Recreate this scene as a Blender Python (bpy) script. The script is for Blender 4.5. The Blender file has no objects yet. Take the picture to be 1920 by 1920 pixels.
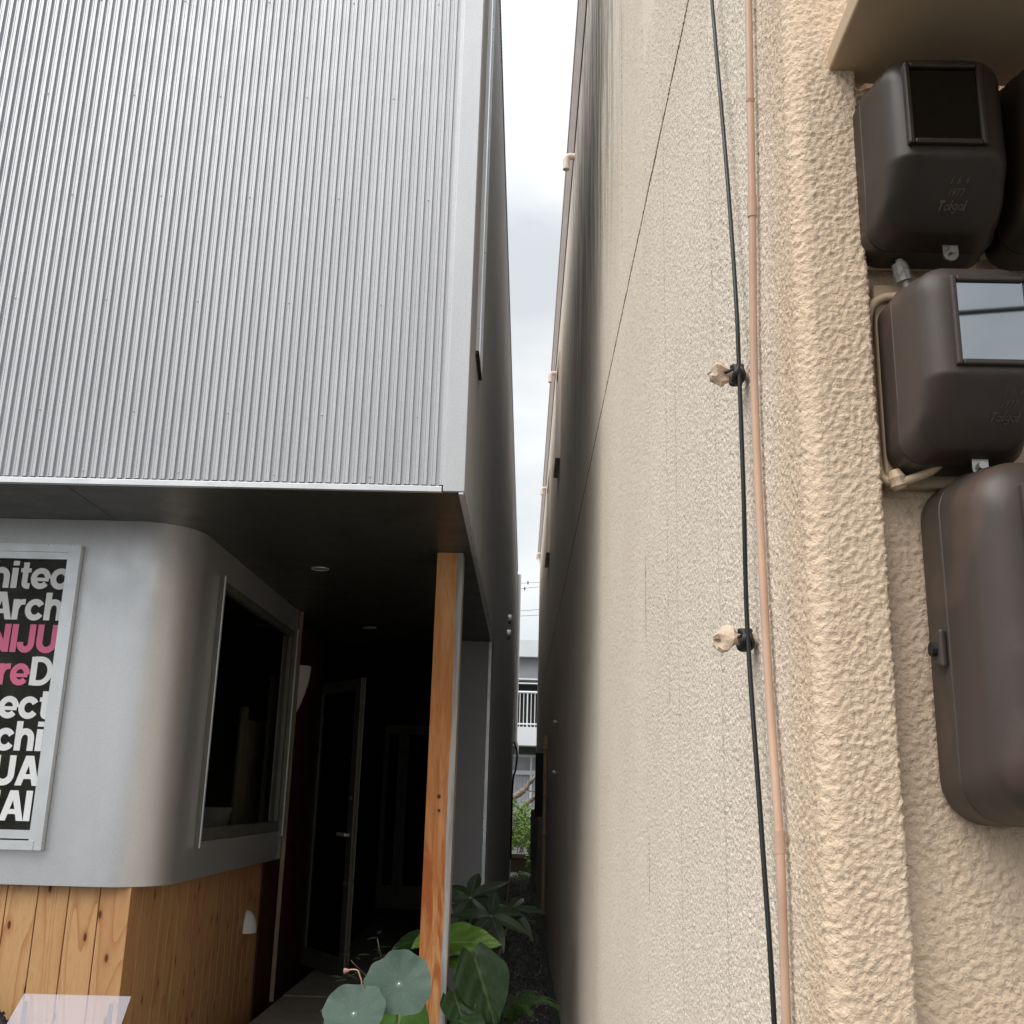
import bpy, math, random
from mathutils import Vector, Matrix, noise
import numpy as np
random.seed(7); np.random.seed(7)
R = math.radians; PI = math.pi
sc = bpy.context.scene
COL = sc.collection

# ------------------------------------------------------------------ camera
cam = bpy.data.objects.new('camera', bpy.data.cameras.new('camera')); COL.objects.link(cam)
cam.data.sensor_width = 36; cam.data.lens = 37.5; cam.data.clip_start = .02; cam.data.clip_end = 2000
cam.matrix_world = Matrix(((0.99958, -0.022294, 0.018514, 0), (0.012067, -0.260647, -0.965359, 0),
                           (0.026348, 0.965177, -0.260268, 1.45), (0, 0, 0, 1)))
sc.camera = cam
# ------------------------------------------------------------------ sky (overcast) and sun
SUN_EL, SUN_AZ = R(50), R(226)            # azimuth from +Y, clockwise
w = bpy.data.worlds.new('World'); sc.world = w; w.use_nodes = True
nt = w.node_tree; nt.nodes.clear()
def wn(t): return nt.nodes.new(t)
out = wn('ShaderNodeOutputWorld'); bg = wn('ShaderNodeBackground'); bg.inputs[1].default_value = .10
sky = wn('ShaderNodeTexSky'); sky.sky_type = 'NISHITA'; sky.sun_disc = False
sky.sun_elevation = SUN_EL; sky.sun_rotation = SUN_AZ
tc = wn('ShaderNodeTexCoord'); mp = wn('ShaderNodeMapping'); mp.inputs['Scale'].default_value = (1.3, 1.3, 2.2)
nz = wn('ShaderNodeTexNoise'); nz.inputs['Scale'].default_value = 3.2; nz.inputs['Detail'].default_value = 5; nz.inputs['Roughness'].default_value = .5
cr = wn('ShaderNodeValToRGB'); cr.color_ramp.elements[0].position = .36; cr.color_ramp.elements[0].color = (4.5, 4.75, 4.9, 1)
cr.color_ramp.elements[1].position = .58; cr.color_ramp.elements[1].color = (6.1, 6.2, 6.25, 1)
mx = wn('ShaderNodeMix'); mx.data_type = 'RGBA'; mx.inputs[0].default_value = .94
nt.links.new(tc.outputs['Generated'], mp.inputs[0]); nt.links.new(mp.outputs[0], nz.inputs[0]); nt.links.new(nz.outputs[0], cr.inputs[0])
nt.links.new(sky.outputs[0], mx.inputs[6]); nt.links.new(cr.outputs[0], mx.inputs[7]); sz = wn('ShaderNodeSeparateXYZ'); nt.links.new(tc.outputs['Generated'], sz.inputs[0])
mr = wn('ShaderNodeMapRange'); mr.interpolation_type = 'SMOOTHSTEP'; nt.links.new(sz.outputs[2], mr.inputs[0])
for i_, v_ in ((1, .45), (2, 1.0), (3, 1.0), (4, 2.4)): mr.inputs[i_].default_value = v_     # overcast sky: brightest overhead
vs = wn('ShaderNodeVectorMath'); vs.operation = 'SCALE'; nt.links.new(mx.outputs[2], vs.inputs[0]); nt.links.new(mr.outputs[0], vs.inputs['Scale']); nt.links.new(vs.outputs[0], bg.inputs[0]); nt.links.new(bg.outputs[0], out.inputs[0])
sun = bpy.data.objects.new('sun', bpy.data.lights.new('sun', 'SUN')); COL.objects.link(sun)
sun.data.energy = 1.5; sun.data.angle = R(52); sun.data.color = (1, .965, .91)
d = Vector((math.sin(SUN_AZ) * math.cos(SUN_EL), math.cos(SUN_AZ) * math.cos(SUN_EL), math.sin(SUN_EL)))
sun.rotation_euler = d.to_track_quat('Z', 'Y').to_euler()
sc.view_settings.view_transform = 'Standard'; sc.view_settings.look = 'None'; sc.view_settings.gamma = 1
sc.view_settings.exposure = 0.74; sc.view_settings.use_curve_mapping = False
sc.render.engine = 'CYCLES'; sc.cycles.max_bounces = 10; sc.cycles.diffuse_bounces = 5

# ------------------------------------------------------------------ helpers
class MB:
    def __init__(s): s.v = []; s.f = []
    def add(s, v, f):
        n = len(s.v); s.v += [tuple(p) for p in v]; s.f += [tuple(i + n for i in q) for q in f]; return s
    def box(s, x0, x1, y0, y1, z0, z1):
        v = [(x, y, z) for z in (z0, z1) for y in (y0, y1) for x in (x0, x1)]
        return s.add(v, [(0, 2, 3, 1), (4, 5, 7, 6), (0, 1, 5, 4), (2, 6, 7, 3), (0, 4, 6, 2), (1, 3, 7, 5)])
    def tube(s, pts, r, n=12, cap=True):
        pts = [Vector(p) for p in pts]; rs = r if isinstance(r, (list, tuple)) else [r] * len(pts)
        v = []; f = []; up = None
        for i, p in enumerate(pts):
            t = (pts[min(i + 1, len(pts) - 1)] - pts[max(i - 1, 0)]).normalized()
            if up is None:
                up = t.cross(Vector((0, 0, 1)));
                if up.length < .1: up = t.cross(Vector((1, 0, 0)))
                up.normalize()
            else:
                up = (up - t * up.dot(t)).normalized()
            b = t.cross(up)
            for k in range(n):
                a = 2 * PI * k / n; v.append(p + (up * math.cos(a) + b * math.sin(a)) * rs[i])
        for i in range(len(pts) - 1):
            for k in range(n):
                k2 = (k + 1) % n; f.append((i * n + k, i * n + k2, (i + 1) * n + k2, (i + 1) * n + k))
        if cap:
            f.append(tuple(range(n - 1, -1, -1))); f.append(tuple((len(pts) - 1) * n + k for k in range(n)))
        return s.add(v, f)
    def sheet(s, prof, a0, a1, axis):
        """profile of 2-D points swept along axis z ('z': prof=(x,y)); thin open sheet"""
        v = []
        for (p, q) in prof:
            v += [(p, q, a0), (p, q, a1)]
        return s.add(v, [(2 * i, 2 * i + 2, 2 * i + 3, 2 * i + 1) for i in range(len(prof) - 1)])
    def prism(s, poly, a, b, axis='y'):
        n = len(poly)
        if axis == 'y': v = [(p, a, q) for p, q in poly] + [(p, b, q) for p, q in poly]
        elif axis == 'x': v = [(a, p, q) for p, q in poly] + [(b, p, q) for p, q in poly]
        else: v = [(p, q, a) for p, q in poly] + [(p, q, b) for p, q in poly]
        return s.add(v, [tuple(range(n)), tuple(range(2 * n - 1, n - 1, -1))] + [(i, i + n, (i + 1) % n + n, (i + 1) % n) for i in range(n)])
    def build(s, name, m, parent=None, smooth=False, bevel=0, local=False, fixn=True):
        me = bpy.data.meshes.new(name); me.from_pydata(s.v, [], s.f); me.update()
        if fixn:
            import bmesh
            b = bmesh.new(); b.from_mesh(me); bmesh.ops.recalc_face_normals(b, faces=b.faces); b.to_mesh(me); b.free()
        me.materials.append(m)
        o = bpy.data.objects.new(name, me); COL.objects.link(o)
        if parent:
            o.parent = parent
            if not local:
                q = parent; off = Vector((0, 0, 0))
                while q: off += Vector(q.location); q = q.parent
                o.location = -off
        if smooth:
            me.polygons.foreach_set('use_smooth', [True] * len(me.polygons))
            if smooth != 'all':
                try: me.set_sharp_from_angle(angle=R(smooth))
                except Exception: pass
        if bevel:
            md = o.modifiers.new('bevel', 'BEVEL'); md.width = bevel; md.segments = 2; md.limit_method = 'ANGLE'; md.angle_limit = R(40)
        return o
def tag(o, label, cat=None, group=None, kind=None):
    if label: o['label'] = label
    if cat: o['category'] = cat
    if group: o['group'] = group
    if kind: o['kind'] = kind
    return o
def empty(name, loc, label, cat, group=None, rz=0):
    o = bpy.data.objects.new(name, None); COL.objects.link(o); o.location = loc; o.rotation_euler[2] = rz
    return tag(o, label, cat, group)
def hexc(h):
    c = [int(h[i:i + 2], 16) / 255 for i in (0, 2, 4)]
    return tuple((x / 12.92 if x <= .04045 else ((x + .055) / 1.055) ** 2.4) for x in c)

# ------------------------------------------------------------------ materials
class NT:
    def __init__(s, name):
        s.m = bpy.data.materials.new(name); s.m.use_nodes = True; s.t = s.m.node_tree; s.b = s.t.nodes['Principled BSDF']
        s.tc = s.n('ShaderNodeTexCoord')
    def n(s, t, **k):
        o = s.t.nodes.new(t)
        for a, b in k.items(): setattr(o, a, b)
        return o
    def l(s, a, b): s.t.links.new(a, b)
    def map(s, scale=(1, 1, 1), src='Object', loc=(0, 0, 0)):
        m = s.n('ShaderNodeMapping'); m.inputs['Scale'].default_value = scale; m.inputs['Location'].default_value = loc
        s.l(s.tc.outputs[src], m.inputs[0]); return m.outputs[0]
    def noise(s, vec, scale, detail=3, rough=.5, dist=0):
        o = s.n('ShaderNodeTexNoise'); s.l(vec, o.inputs['Vector']); o.inputs['Scale'].default_value = scale
        o.inputs['Detail'].default_value = detail; o.inputs['Roughness'].default_value = rough; o.inputs['Distortion'].default_value = dist
        return o.outputs[0]
    def ramp(s, fac, stops):
        o = s.n('ShaderNodeValToRGB'); e = o.color_ramp.elements
        while len(e) < len(stops): e.new(.5)
        for i, (p, c) in enumerate(stops):
            e[i].position = p; e[i].color = (c if isinstance(c, (tuple, list)) else (c, c, c)) [:3] + (1,) if isinstance(c, tuple) else (c, c, c, 1)
        s.l(fac, o.inputs[0]); return o.outputs[0]
    def mix(s, fac, a, b, mode='MIX'):
        o = s.n('ShaderNodeMix', data_type='RGBA', blend_type=mode)
        for i, x in ((0, fac), (6, a), (7, b)):
            if hasattr(x, 'is_linked') or hasattr(x, 'links'): s.l(x, o.inputs[i])
            elif i: o.inputs[i].default_value = tuple(x)[:3] + (1,)
            else: o.inputs[i].default_value = x
        return o.outputs[2]
    def math(s, op, a, b=0, c=0, clamp=False):
        o = s.n('ShaderNodeMath', operation=op, use_clamp=clamp)
        for i, x in enumerate((a, b, c)):
            if hasattr(x, 'links'): s.l(x, o.inputs[i])
            else: o.inputs[i].default_value = x
        return o.outputs[0]
    def smooth(s, x, a, b):
        o = s.n('ShaderNodeMapRange', interpolation_type='SMOOTHSTEP'); s.l(x, o.inputs[0])
        o.inputs[1].default_value = a; o.inputs[2].default_value = b; return o.outputs[0]
    def sep(s, src='Object'):
        o = s.n('ShaderNodeSeparateXYZ'); s.l(s.tc.outputs[src], o.inputs[0]); return o.outputs
    def bump(s, h, strength=.3, dist=.01, prev=None):
        o = s.n('ShaderNodeBump'); s.l(h, o.inputs['Height']); o.inputs['Strength'].default_value = strength; o.inputs['Distance'].default_value = dist
        if prev: s.l(prev, o.inputs['Normal'])
        return o.outputs[0]
    def set(s, **k):
        for a, v in k.items():
            i = s.b.inputs[{'color': 'Base Color', 'rough': 'Roughness', 'metal': 'Metallic', 'normal': 'Normal', 'spec': 'Specular IOR Level',
                            'trans': 'Transmission Weight', 'alpha': 'Alpha', 'coat': 'Coat Weight', 'sss': 'Subsurface Weight'}[a]]
            if hasattr(v, 'links'): s.l(v, i)
            elif a == 'color': i.default_value = tuple(v)[:3] + (1,)
            else: i.default_value = v
        return s.m
def simple(name, c, rough=.5, metal=0, var=.15, scale=8, bump=0, bscale=60, spec=.5, stretch=(1, 1, 1)):
    n = NT(name); v = n.map(stretch); f = n.noise(v, scale, 4, .6)
    c2 = tuple(x * (1 - var) for x in c); c3 = tuple(min(1, x * (1 + var)) for x in c)
    kw = dict(color=n.ramp(f, [(.3, c2), (.7, c3)]), rough=n.ramp(n.noise(v, scale * 2.3, 3), [(.3, max(.02, rough - .08)), (.7, min(1, rough + .08))]), metal=metal, spec=spec)
    if bump: kw['normal'] = n.bump(n.noise(v, bscale, 3), bump, .002)
    return n.set(**kw)

def m_steel(name, c, rough, metal, streak=.06, bump=True):
    n = NT(name); v = n.map((1, 1, .12)); f = n.noise(v, 5, 5, .6); g = n.noise(n.map(), 120, 2)
    col = n.ramp(f, [(.3, tuple(x * (1 - streak) for x in c)), (.7, tuple(min(1, x * (1 + streak)) for x in c))])
    col = n.mix(.12, col, n.ramp(g, [(.35, .35), (.65, .75)]), 'OVERLAY')
    nb = n.bump(n.noise(n.map((1, 1, .5)), 2.2, 2), .08, .02)
    return n.set(color=col, rough=n.ramp(n.noise(n.map(), 9, 4), [(.3, rough - .06), (.7, rough + .06)]), metal=metal, **({'normal': nb} if bump else {}))
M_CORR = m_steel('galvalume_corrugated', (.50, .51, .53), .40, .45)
M_TRIM = m_steel('galvalume_flat', (.49, .505, .53), .45, .35)
M_BAY = m_steel('galvalume_bay', (.60, .605, .62), .36, .7, .04, False)
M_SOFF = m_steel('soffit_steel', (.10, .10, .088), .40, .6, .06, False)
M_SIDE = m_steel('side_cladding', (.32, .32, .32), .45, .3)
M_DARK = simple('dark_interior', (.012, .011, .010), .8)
M_HALL = simple('hall_wall', (.035, .034, .028), .7)
M_ALU = simple('aluminium', (.66, .68, .70), .35, .5, .05)
M_ALUD = simple('door_aluminium', (.13, .13, .105), .45, .3, .08)
M_PANEL = simple('light_panel', (.42, .42, .44), .7, 0, .04, bump=.1, bscale=200)
M_REDDR = simple('red_door_wood', (.22, .05, .02), .5, 0, .3, stretch=(8, 8, .5))
M_BLACK = simple('black_rubber', (.012, .012, .012), .55, 0, .2)
M_CAB = simple('black_cable', (.010, .013, .013), .4, 0, .15, spec=.4)
M_CONCR = simple('concrete', (.26, .245, .22), .85, 0, .2, 6, .3, 120)
M_SOIL = simple('soil', (.018, .014, .009), .95, 0, .4, 20, .8, 60)
M_WHITE = simple('white_paint', (.75, .76, .77), .4, 0, .03)
M_SCONCE = simple('white_shade', (.8, .8, .82), .5, 0, .02)
M_PINK = simple('pink_vinyl', (.72, .15, .29), .5, 0, .02)
M_VINYL = simple('white_vinyl', (.82, .83, .84), .5, 0, .02)
M_CURT = simple('curtain_cloth', (.40, .35, .25), .9, 0, .2, stretch=(30, 30, 1))
M_POTW = simple('white_pot', (.45, .45, .40), .5)
M_POTB = simple('dark_pot', (.05, .05, .055), .4)
M_CONCW = simple('white_render', (.66, .68, .70), .8, 0, .05, 1.2)
M_CONCG = simple('grey_render', (.30, .31, .33), .8, 0, .12, 1.5)
M_PLANK = simple('weathered_plank', (.10, .08, .055), .8, 0, .3, stretch=(1, 8, 8))
M_BARK = simple('bark', (.20, .15, .11), .9, 0, .5, 18, .8, 40)
M_CURTW = simple('white_curtain', (.42, .43, .46), .9, 0, .1)
M_REDP = simple('dull_red_paint', (.28, .09, .09), .6)

def m_glass(name, c, rough=.03, metal=0, spec=.5):
    n = NT(name); return n.set(color=c, rough=rough, metal=metal, spec=spec)
M_MPANE = m_glass('meter_glass_bright', (.34, .36, .38), .02, 1)
M_MPANE2 = m_glass('meter_glass', (.06, .065, .07), .05, 1)  # same glass, darker copy: dim canopy reflection put into the colour
M_DOORG = m_glass('door_glass', (.004, .004, .004), .06, 0, .3)
def m_clear(name):
    n = NT(name); tr = n.n('ShaderNodeBsdfTransparent'); tr.inputs[0].default_value = (.92, .93, .9, 1)
    gl = n.n('ShaderNodeBsdfGlossy'); gl.inputs['Roughness'].default_value = .02
    fr = n.n('ShaderNodeFresnel'); fr.inputs[0].default_value = 1.45
    mxs = n.n('ShaderNodeMixShader'); n.l(fr.outputs[0], mxs.inputs[0]); n.l(tr.outputs[0], mxs.inputs[1]); n.l(gl.outputs[0], mxs.inputs[2])
    n.l(mxs.outputs[0], n.t.nodes['Material Output'].inputs[0]); return n.m
M_CLEAR = m_clear('clear_glass')
def m_wired():
    n = NT('wired_glass'); s_ = n.sep()
    p = n.math('ADD', s_[0], n.math('MULTIPLY', s_[2], .62)); q = n.math('SUBTRACT', s_[0], n.math('MULTIPLY', s_[2], 1.15))
    def line(x, pitch):
        return n.math('LESS_THAN', n.math('ABSOLUTE', n.math('SUBTRACT', n.math('FRACT', n.math('DIVIDE', x, pitch)), .5)), .02)
    L = n.math('MAXIMUM', line(p, .019), line(q, .024))
    base = n.ramp(n.noise(n.map((1, 1, 1)), 6, 5, .65, 1.2), [(.35, (.010, .010, .007)), (.6, (.035, .036, .028)), (.75, (.09, .09, .08))])
    n.set(color=n.mix(L, base, (.16, .16, .13)), rough=.10, spec=.2)
    tr = n.n('ShaderNodeBsdfTransparent'); ms = n.n('ShaderNodeMixShader'); ms.inputs[0].default_value = .5
    n.l(tr.outputs[0], ms.inputs[1]); n.l(n.b.outputs[0], ms.inputs[2]); n.l(ms.outputs[0], n.t.nodes['Material Output'].inputs[0]); return n.m
M_WIRED = m_wired()
def m_acryl():
    n = NT('translucent_acrylic'); tr = n.n('ShaderNodeBsdfTransparent'); tr.inputs[0].default_value = (.95, .95, 1, 1)
    ms = n.n('ShaderNodeMixShader'); ms.inputs[0].default_value = .24
    n.set(color=(.62, .62, .68), rough=.25)
    n.l(tr.outputs[0], ms.inputs[1]); n.l(n.b.outputs[0], ms.inputs[2]); n.l(ms.outputs[0], n.t.nodes['Material Output'].inputs[0]); return n.m
M_ACRYL = m_acryl()

def m_board(name, light, mid, dark, groove_axis='x'):
    """vertical pine boards: grain, cathedral rings, knots, tone per board"""
    n = NT(name); geo = n.n('ShaderNodeNewGeometry'); rnd = geo.outputs['Random Per Island']
    off = n.n('ShaderNodeCombineXYZ'); n.l(n.math('MULTIPLY', rnd, 37), off.inputs[0]); n.l(n.math('MULTIPLY', rnd, 91), off.inputs[2]); n.l(n.math('MULTIPLY', rnd, 13), off.inputs[1])
    va = n.n('ShaderNodeVectorMath', operation='ADD'); n.l(n.tc.outputs['Object'], va.inputs[0]); n.l(off.outputs[0], va.inputs[1])
    mp1 = n.n('ShaderNodeMapping'); mp1.inputs['Scale'].default_value = (1, 1, .10); n.l(va.outputs[0], mp1.inputs[0])
    ring = n.noise(mp1.outputs[0], 7, 1, .4, .3)
    bands = n.math('FRACT', n.math('MULTIPLY', ring, 11))
    bands = n.math('POWER', bands, 4)
    fine = n.noise(mp1.outputs[0], 190, 3)
    col = n.mix(n.math('MULTIPLY', bands, .8), light, mid)
    col = n.mix(n.math('MULTIPLY', n.smooth(fine, .45, .75), .35), col, mid)
    big = n.noise(mp1.outputs[0], 3, 3)
    col = n.mix(n.math('MULTIPLY', n.smooth(big, .5, .7), .35), col, mid)
    mp2 = n.n('ShaderNodeMapping'); mp2.inputs['Scale'].default_value = (1, 1, .42); n.l(va.outputs[0], mp2.inputs[0])
    sp_ = n.n('ShaderNodeSeparateXYZ'); n.l(mp2.outputs[0], sp_.inputs[0]); cb = n.n('ShaderNodeCombineXYZ'); n.l(n.math('ADD', sp_.outputs[0], sp_.outputs[1]), cb.inputs[0]); n.l(sp_.outputs[2], cb.inputs[1])
    vo = n.n('ShaderNodeTexVoronoi', voronoi_dimensions='2D'); n.l(cb.outputs[0], vo.inputs['Vector']); vo.inputs['Scale'].default_value = 11
    sel = n.math('GREATER_THAN', vo.outputs['Color'], .62); k = n.math('MULTIPLY', sel, n.math('SUBTRACT', 1, n.smooth(vo.outputs['Distance'], .05, .10)))
    k2 = n.math('MULTIPLY', sel, n.math('SUBTRACT', 1, n.smooth(vo.outputs['Distance'], .08, .24)))
    col = n.mix(n.math('MULTIPLY', k2, .6), col, mid); col = n.mix(k, col, dark)
    hue = n.mix(n.math('MULTIPLY', rnd, .35), (1, 1, 1), (.78, .70, .6)); col = n.mix(1, col, hue, 'MULTIPLY')
    nb = n.bump(fine, .15, .001)
    return n.set(color=col, rough=.55, normal=nb, spec=.35)
M_PINE = m_board('pine_boards', (.60, .36, .17), (.40, .165, .06), (.10, .03, .010))
M_PINE2 = m_board('pine_boards_side', (.30, .155, .05), (.22, .095, .025), (.03, .012, .005))
def m_post():
    n = NT('post_timber'); s_ = n.sep()
    v = n.map((1, 1, .09)); base = n.noise(v, 16, 5, .6, .8); fine = n.noise(v, 160, 3)
    col = n.ramp(base, [(.30, (.40, .145, .045)), (.45, (.50, .215, .075)), (.58, (.60, .32, .14)), (.72, (.45, .16, .05))])
    rip = n.noise(n.map((1, 1, .13)), 14, 4, .6, 1.2)
    col = n.mix(n.math('MULTIPLY', n.math('MULTIPLY', n.smooth(rip, .46, .60), n.smooth(s_[2], 2.6, .9)), .9), col, (.34, .085, .018))
    col = n.mix(n.math('MULTIPLY', n.smooth(fine, .5, .8), .4), col, (.30, .10, .03))
    for (kx, kz, r) in ((-.395, 1.455, .010), (-.392, 1.393, .008)):
        dx = n.math('SUBTRACT', s_[0], kx); dz = n.math('MULTIPLY', n.math('SUBTRACT', s_[2], kz), .85)
        dd = n.math('SQRT', n.math('ADD', n.math('MULTIPLY', dx, dx), n.math('MULTIPLY', dz, dz)))
        rr = n.math('MULTIPLY', n.math('SUBTRACT', 1, n.smooth(dd, r, r * 4)), n.math('GREATER_THAN', n.math('FRACT', n.math('MULTIPLY', dd, 160)), .6))
        col = n.mix(n.math('MULTIPLY', rr, .6), col, (.35, .13, .04))
        col = n.mix(n.math('SUBTRACT', 1, n.smooth(dd, r * .7, r)), col, (.05, .03, .02))
    edge = n.math('ADD', s_[0], n.math('MULTIPLY', n.noise(n.map((1, 1, .3)), 5, 3), .05))
    col = n.mix(n.smooth(edge, -.332, -.326), col, n.ramp(n.noise(v, 40, 4), [(.3, (.17, .165, .17)), (.6, (.42, .40, .38))]))
    return n.set(color=col, rough=.65, normal=n.bump(fine, .2, .001), spec=.3)
M_POST = m_post()

def m_stucco(name, coarse):
    n = NT(name); s_ = n.sep(); x, y, z = s_[0], s_[1], s_[2]
    v = n.map(); patch = n.noise(v, 1.3, 4); mid = n.noise(v, 140, 3, .6)
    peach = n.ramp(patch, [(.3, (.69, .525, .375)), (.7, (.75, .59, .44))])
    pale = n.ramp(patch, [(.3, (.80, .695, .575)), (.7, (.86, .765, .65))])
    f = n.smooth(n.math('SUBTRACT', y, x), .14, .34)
    col = n.mix(f, peach, pale)  # sky light on the passage face painted in as a paler tone
    # shade in the texture's pits, painted as dark flecks on the passage face
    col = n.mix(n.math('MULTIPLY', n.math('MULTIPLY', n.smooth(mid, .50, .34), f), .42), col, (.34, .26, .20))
    # soot streaks washed down from the parapet
    st = n.noise(n.map((1, 3.2, .35)), 3, 5, .7); st2 = n.noise(n.map((1, 16, 1.0)), 2, 3, .6)
    zone = n.math('MULTIPLY', n.smooth(z, 2.9, 4.6), n.math('MULTIPLY', n.smooth(y, 1.5, 3.4), n.smooth(y, 7.4, 5.0)))
    dirt = n.math('MULTIPLY', zone, n.smooth(n.math('ADD', st, n.math('MULTIPLY', st2, .6)), .66, .92))
    col = n.mix(n.math('MULTIPLY', dirt, .9, clamp=True), col, (.17, .16, .165))
    gap_shade = n.math('MULTIPLY', n.smooth(y, 3.0, 7.0), n.smooth(st, .35, .7))  # shade deep in the passage painted into the wall colour, streaked
    col = n.mix(n.math('MULTIPLY', gap_shade, .12), col, (.20, .16, .13))
    # hairline cracks and rust runs
    wob = n.math('MULTIPLY', n.math('SUBTRACT', n.noise(v, 7, 4, .7), .5), .02)
    cz = n.math('ABSOLUTE', n.math('ADD', n.math('SUBTRACT', z, n.math('ADD', 3.0, n.math('MULTIPLY', y, .004))), wob))
    ck = n.math('MULTIPLY', n.math('SUBTRACT', 1, n.smooth(cz, .004, .011)), n.smooth(y, .2, .5))
    col = n.mix(n.math('MULTIPLY', ck, .95), col, (.07, .04, .03))
    def run(y0, z0, z1, wd, c, a):
        dy = n.math('ABSOLUTE', n.math('ADD', n.math('SUBTRACT', y, y0), n.math('MULTIPLY', n.math('SUBTRACT', n.noise(v, 4, 3), .5), .01)))
        return n.mix(n.math('MULTIPLY', n.math('MULTIPLY', n.math('SUBTRACT', 1, n.smooth(dy, wd * .3, wd)), a), n.math('MULTIPLY', n.smooth(z, z0, z0 + .06), n.smooth(z, z1, z1 - .08))), col, c)
    col = run(2.24, 3.2, 6.4, .006, (.16, .09, .07), .8)
    col = run(1.61, 1.82, 2.08, .009, (.30, .14, .06), .9)
    col = run(1.57, 1.2, 1.42, .008, (.32, .17, .08), .7)
    col = run(1.06, .4, 2.4, .005, (.45, .30, .2), .5)
    col = run(.62, .0, 2.6, .008, (.34, .25, .18), .30)
    col = run(1.20, 1.6, 3.2, .006, (.36, .25, .18), .5)
    nb = n.bump(n.noise(v, 190, 3, .6, .6), .9, .003)
    n.l(n.math('ADD', .0025, n.math('MULTIPLY', n.smooth(y, 3.0, 3.4), .0045)), nb.node.inputs['Distance'])
    rdg = n.math('SUBTRACT', 1, n.math('ABSOLUTE', n.math('SUBTRACT', n.math('MULTIPLY', n.noise(v, 115, 3, .6, .5), 2), 1)))
    nb = n.bump(n.math('POWER', rdg, 3), .45, .0018, nb); nb = n.bump(n.noise(v, 380, 3), .45, .0012, nb)
    return n.set(color=col, rough=.72, normal=nb, spec=.3)
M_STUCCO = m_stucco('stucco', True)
M_BEIGE = simple('beige_paint', (.50, .37, .24), .55, 0, .08, 5, .15, 60)
M_BEIGE2 = simple('pinkish_beige_pvc', (.54, .36, .26), .42, 0, .08, 12)
M_CRUST = simple('crusted_paint', (.62, .48, .36), .7, 0, .1, 40, .9, 200)
M_GUT = simple('gutter_beige', (.74, .62, .54), .5, 0, .08, 3)
M_GUTD = simple('gutter_underside', (.20, .14, .12), .6, 0, .1, 3)
def m_meter(name, c, faded):
    n = NT(name); v = n.map(); f = n.noise(n.map((1, 1, .35)), 9, 4, .6)
    col = n.ramp(f, [(.3, c), (.7, tuple(x * 1.35 for x in c))])
    col = n.mix(n.smooth(n.noise(v, 11, 3), .50, .66), col, faded)
    return n.set(color=col, rough=n.ramp(f, [(.3, .34), (.7, .55)]), normal=n.bump(n.noise(v, 300, 2), .08, .001), spec=.45)
M_METER = m_meter('brown_plastic', (.024, .0165, .0115), (.038, .026, .019))
M_METER2 = m_meter('brown_plastic_faded', (.048, .036, .030), (.088, .058, .046))
M_METAL = simple('zinc_screw', (.35, .34, .31), .35, .9, .2)
M_TAPE = simple('silver_tape', (.40, .38, .35), .45, .3, .3, 40, .8, 120)

def m_leaf(name, c1, c2, vein, rough=.4, sub=.0):
    n = NT(name); f = n.noise(n.map(), 14, 4)
    col = n.ramp(f, [(.3, c1), (.7, c2)])
    at = n.n('ShaderNodeAttribute', attribute_name='vein'); col = n.mix(at.outputs['Fac'], col, vein)
    return n.set(color=col, rough=rough, normal=n.bump(n.noise(n.map(), 90, 2), .15, .002), spec=.25, sss=sub)
M_LOTUS = m_leaf('lotus_leaf', (.050, .082, .066), (.062, .098, .078), (.11, .16, .13), .6)
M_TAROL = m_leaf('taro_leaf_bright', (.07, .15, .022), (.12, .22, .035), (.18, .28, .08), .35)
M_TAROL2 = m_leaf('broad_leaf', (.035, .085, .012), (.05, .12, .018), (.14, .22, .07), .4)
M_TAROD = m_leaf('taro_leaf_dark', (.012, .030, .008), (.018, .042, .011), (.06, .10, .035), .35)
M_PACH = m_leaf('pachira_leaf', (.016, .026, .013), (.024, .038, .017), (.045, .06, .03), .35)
M_FERN = m_leaf('fern_leaf', (.035, .08, .018), (.055, .115, .026), (.09, .15, .045), .5)
M_IVY = m_leaf('shrub_leaf', (.09, .17, .03), (.20, .32, .07), (.22, .34, .10), .5)
M_STEM = simple('green_stem', (.16, .20, .08), .5)
M_PSTEM = simple('pink_stem', (.50, .30, .20), .5)
M_POD = simple('pink_pod', (.50, .25, .22), .6)
M_GRAVEL = simple('gravel_stone', (.15, .14, .12), .28, 0, .7, 30)
M_ASPH = simple('asphalt', (.07, .07, .068), .85, 0, .2, 3, .5, 150)
M_TYRE = simple('tyre', (.02, .02, .02), .6, 0, .2)
M_HORN = simple('light_grey_box', (.16, .165, .15), .6)

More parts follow.
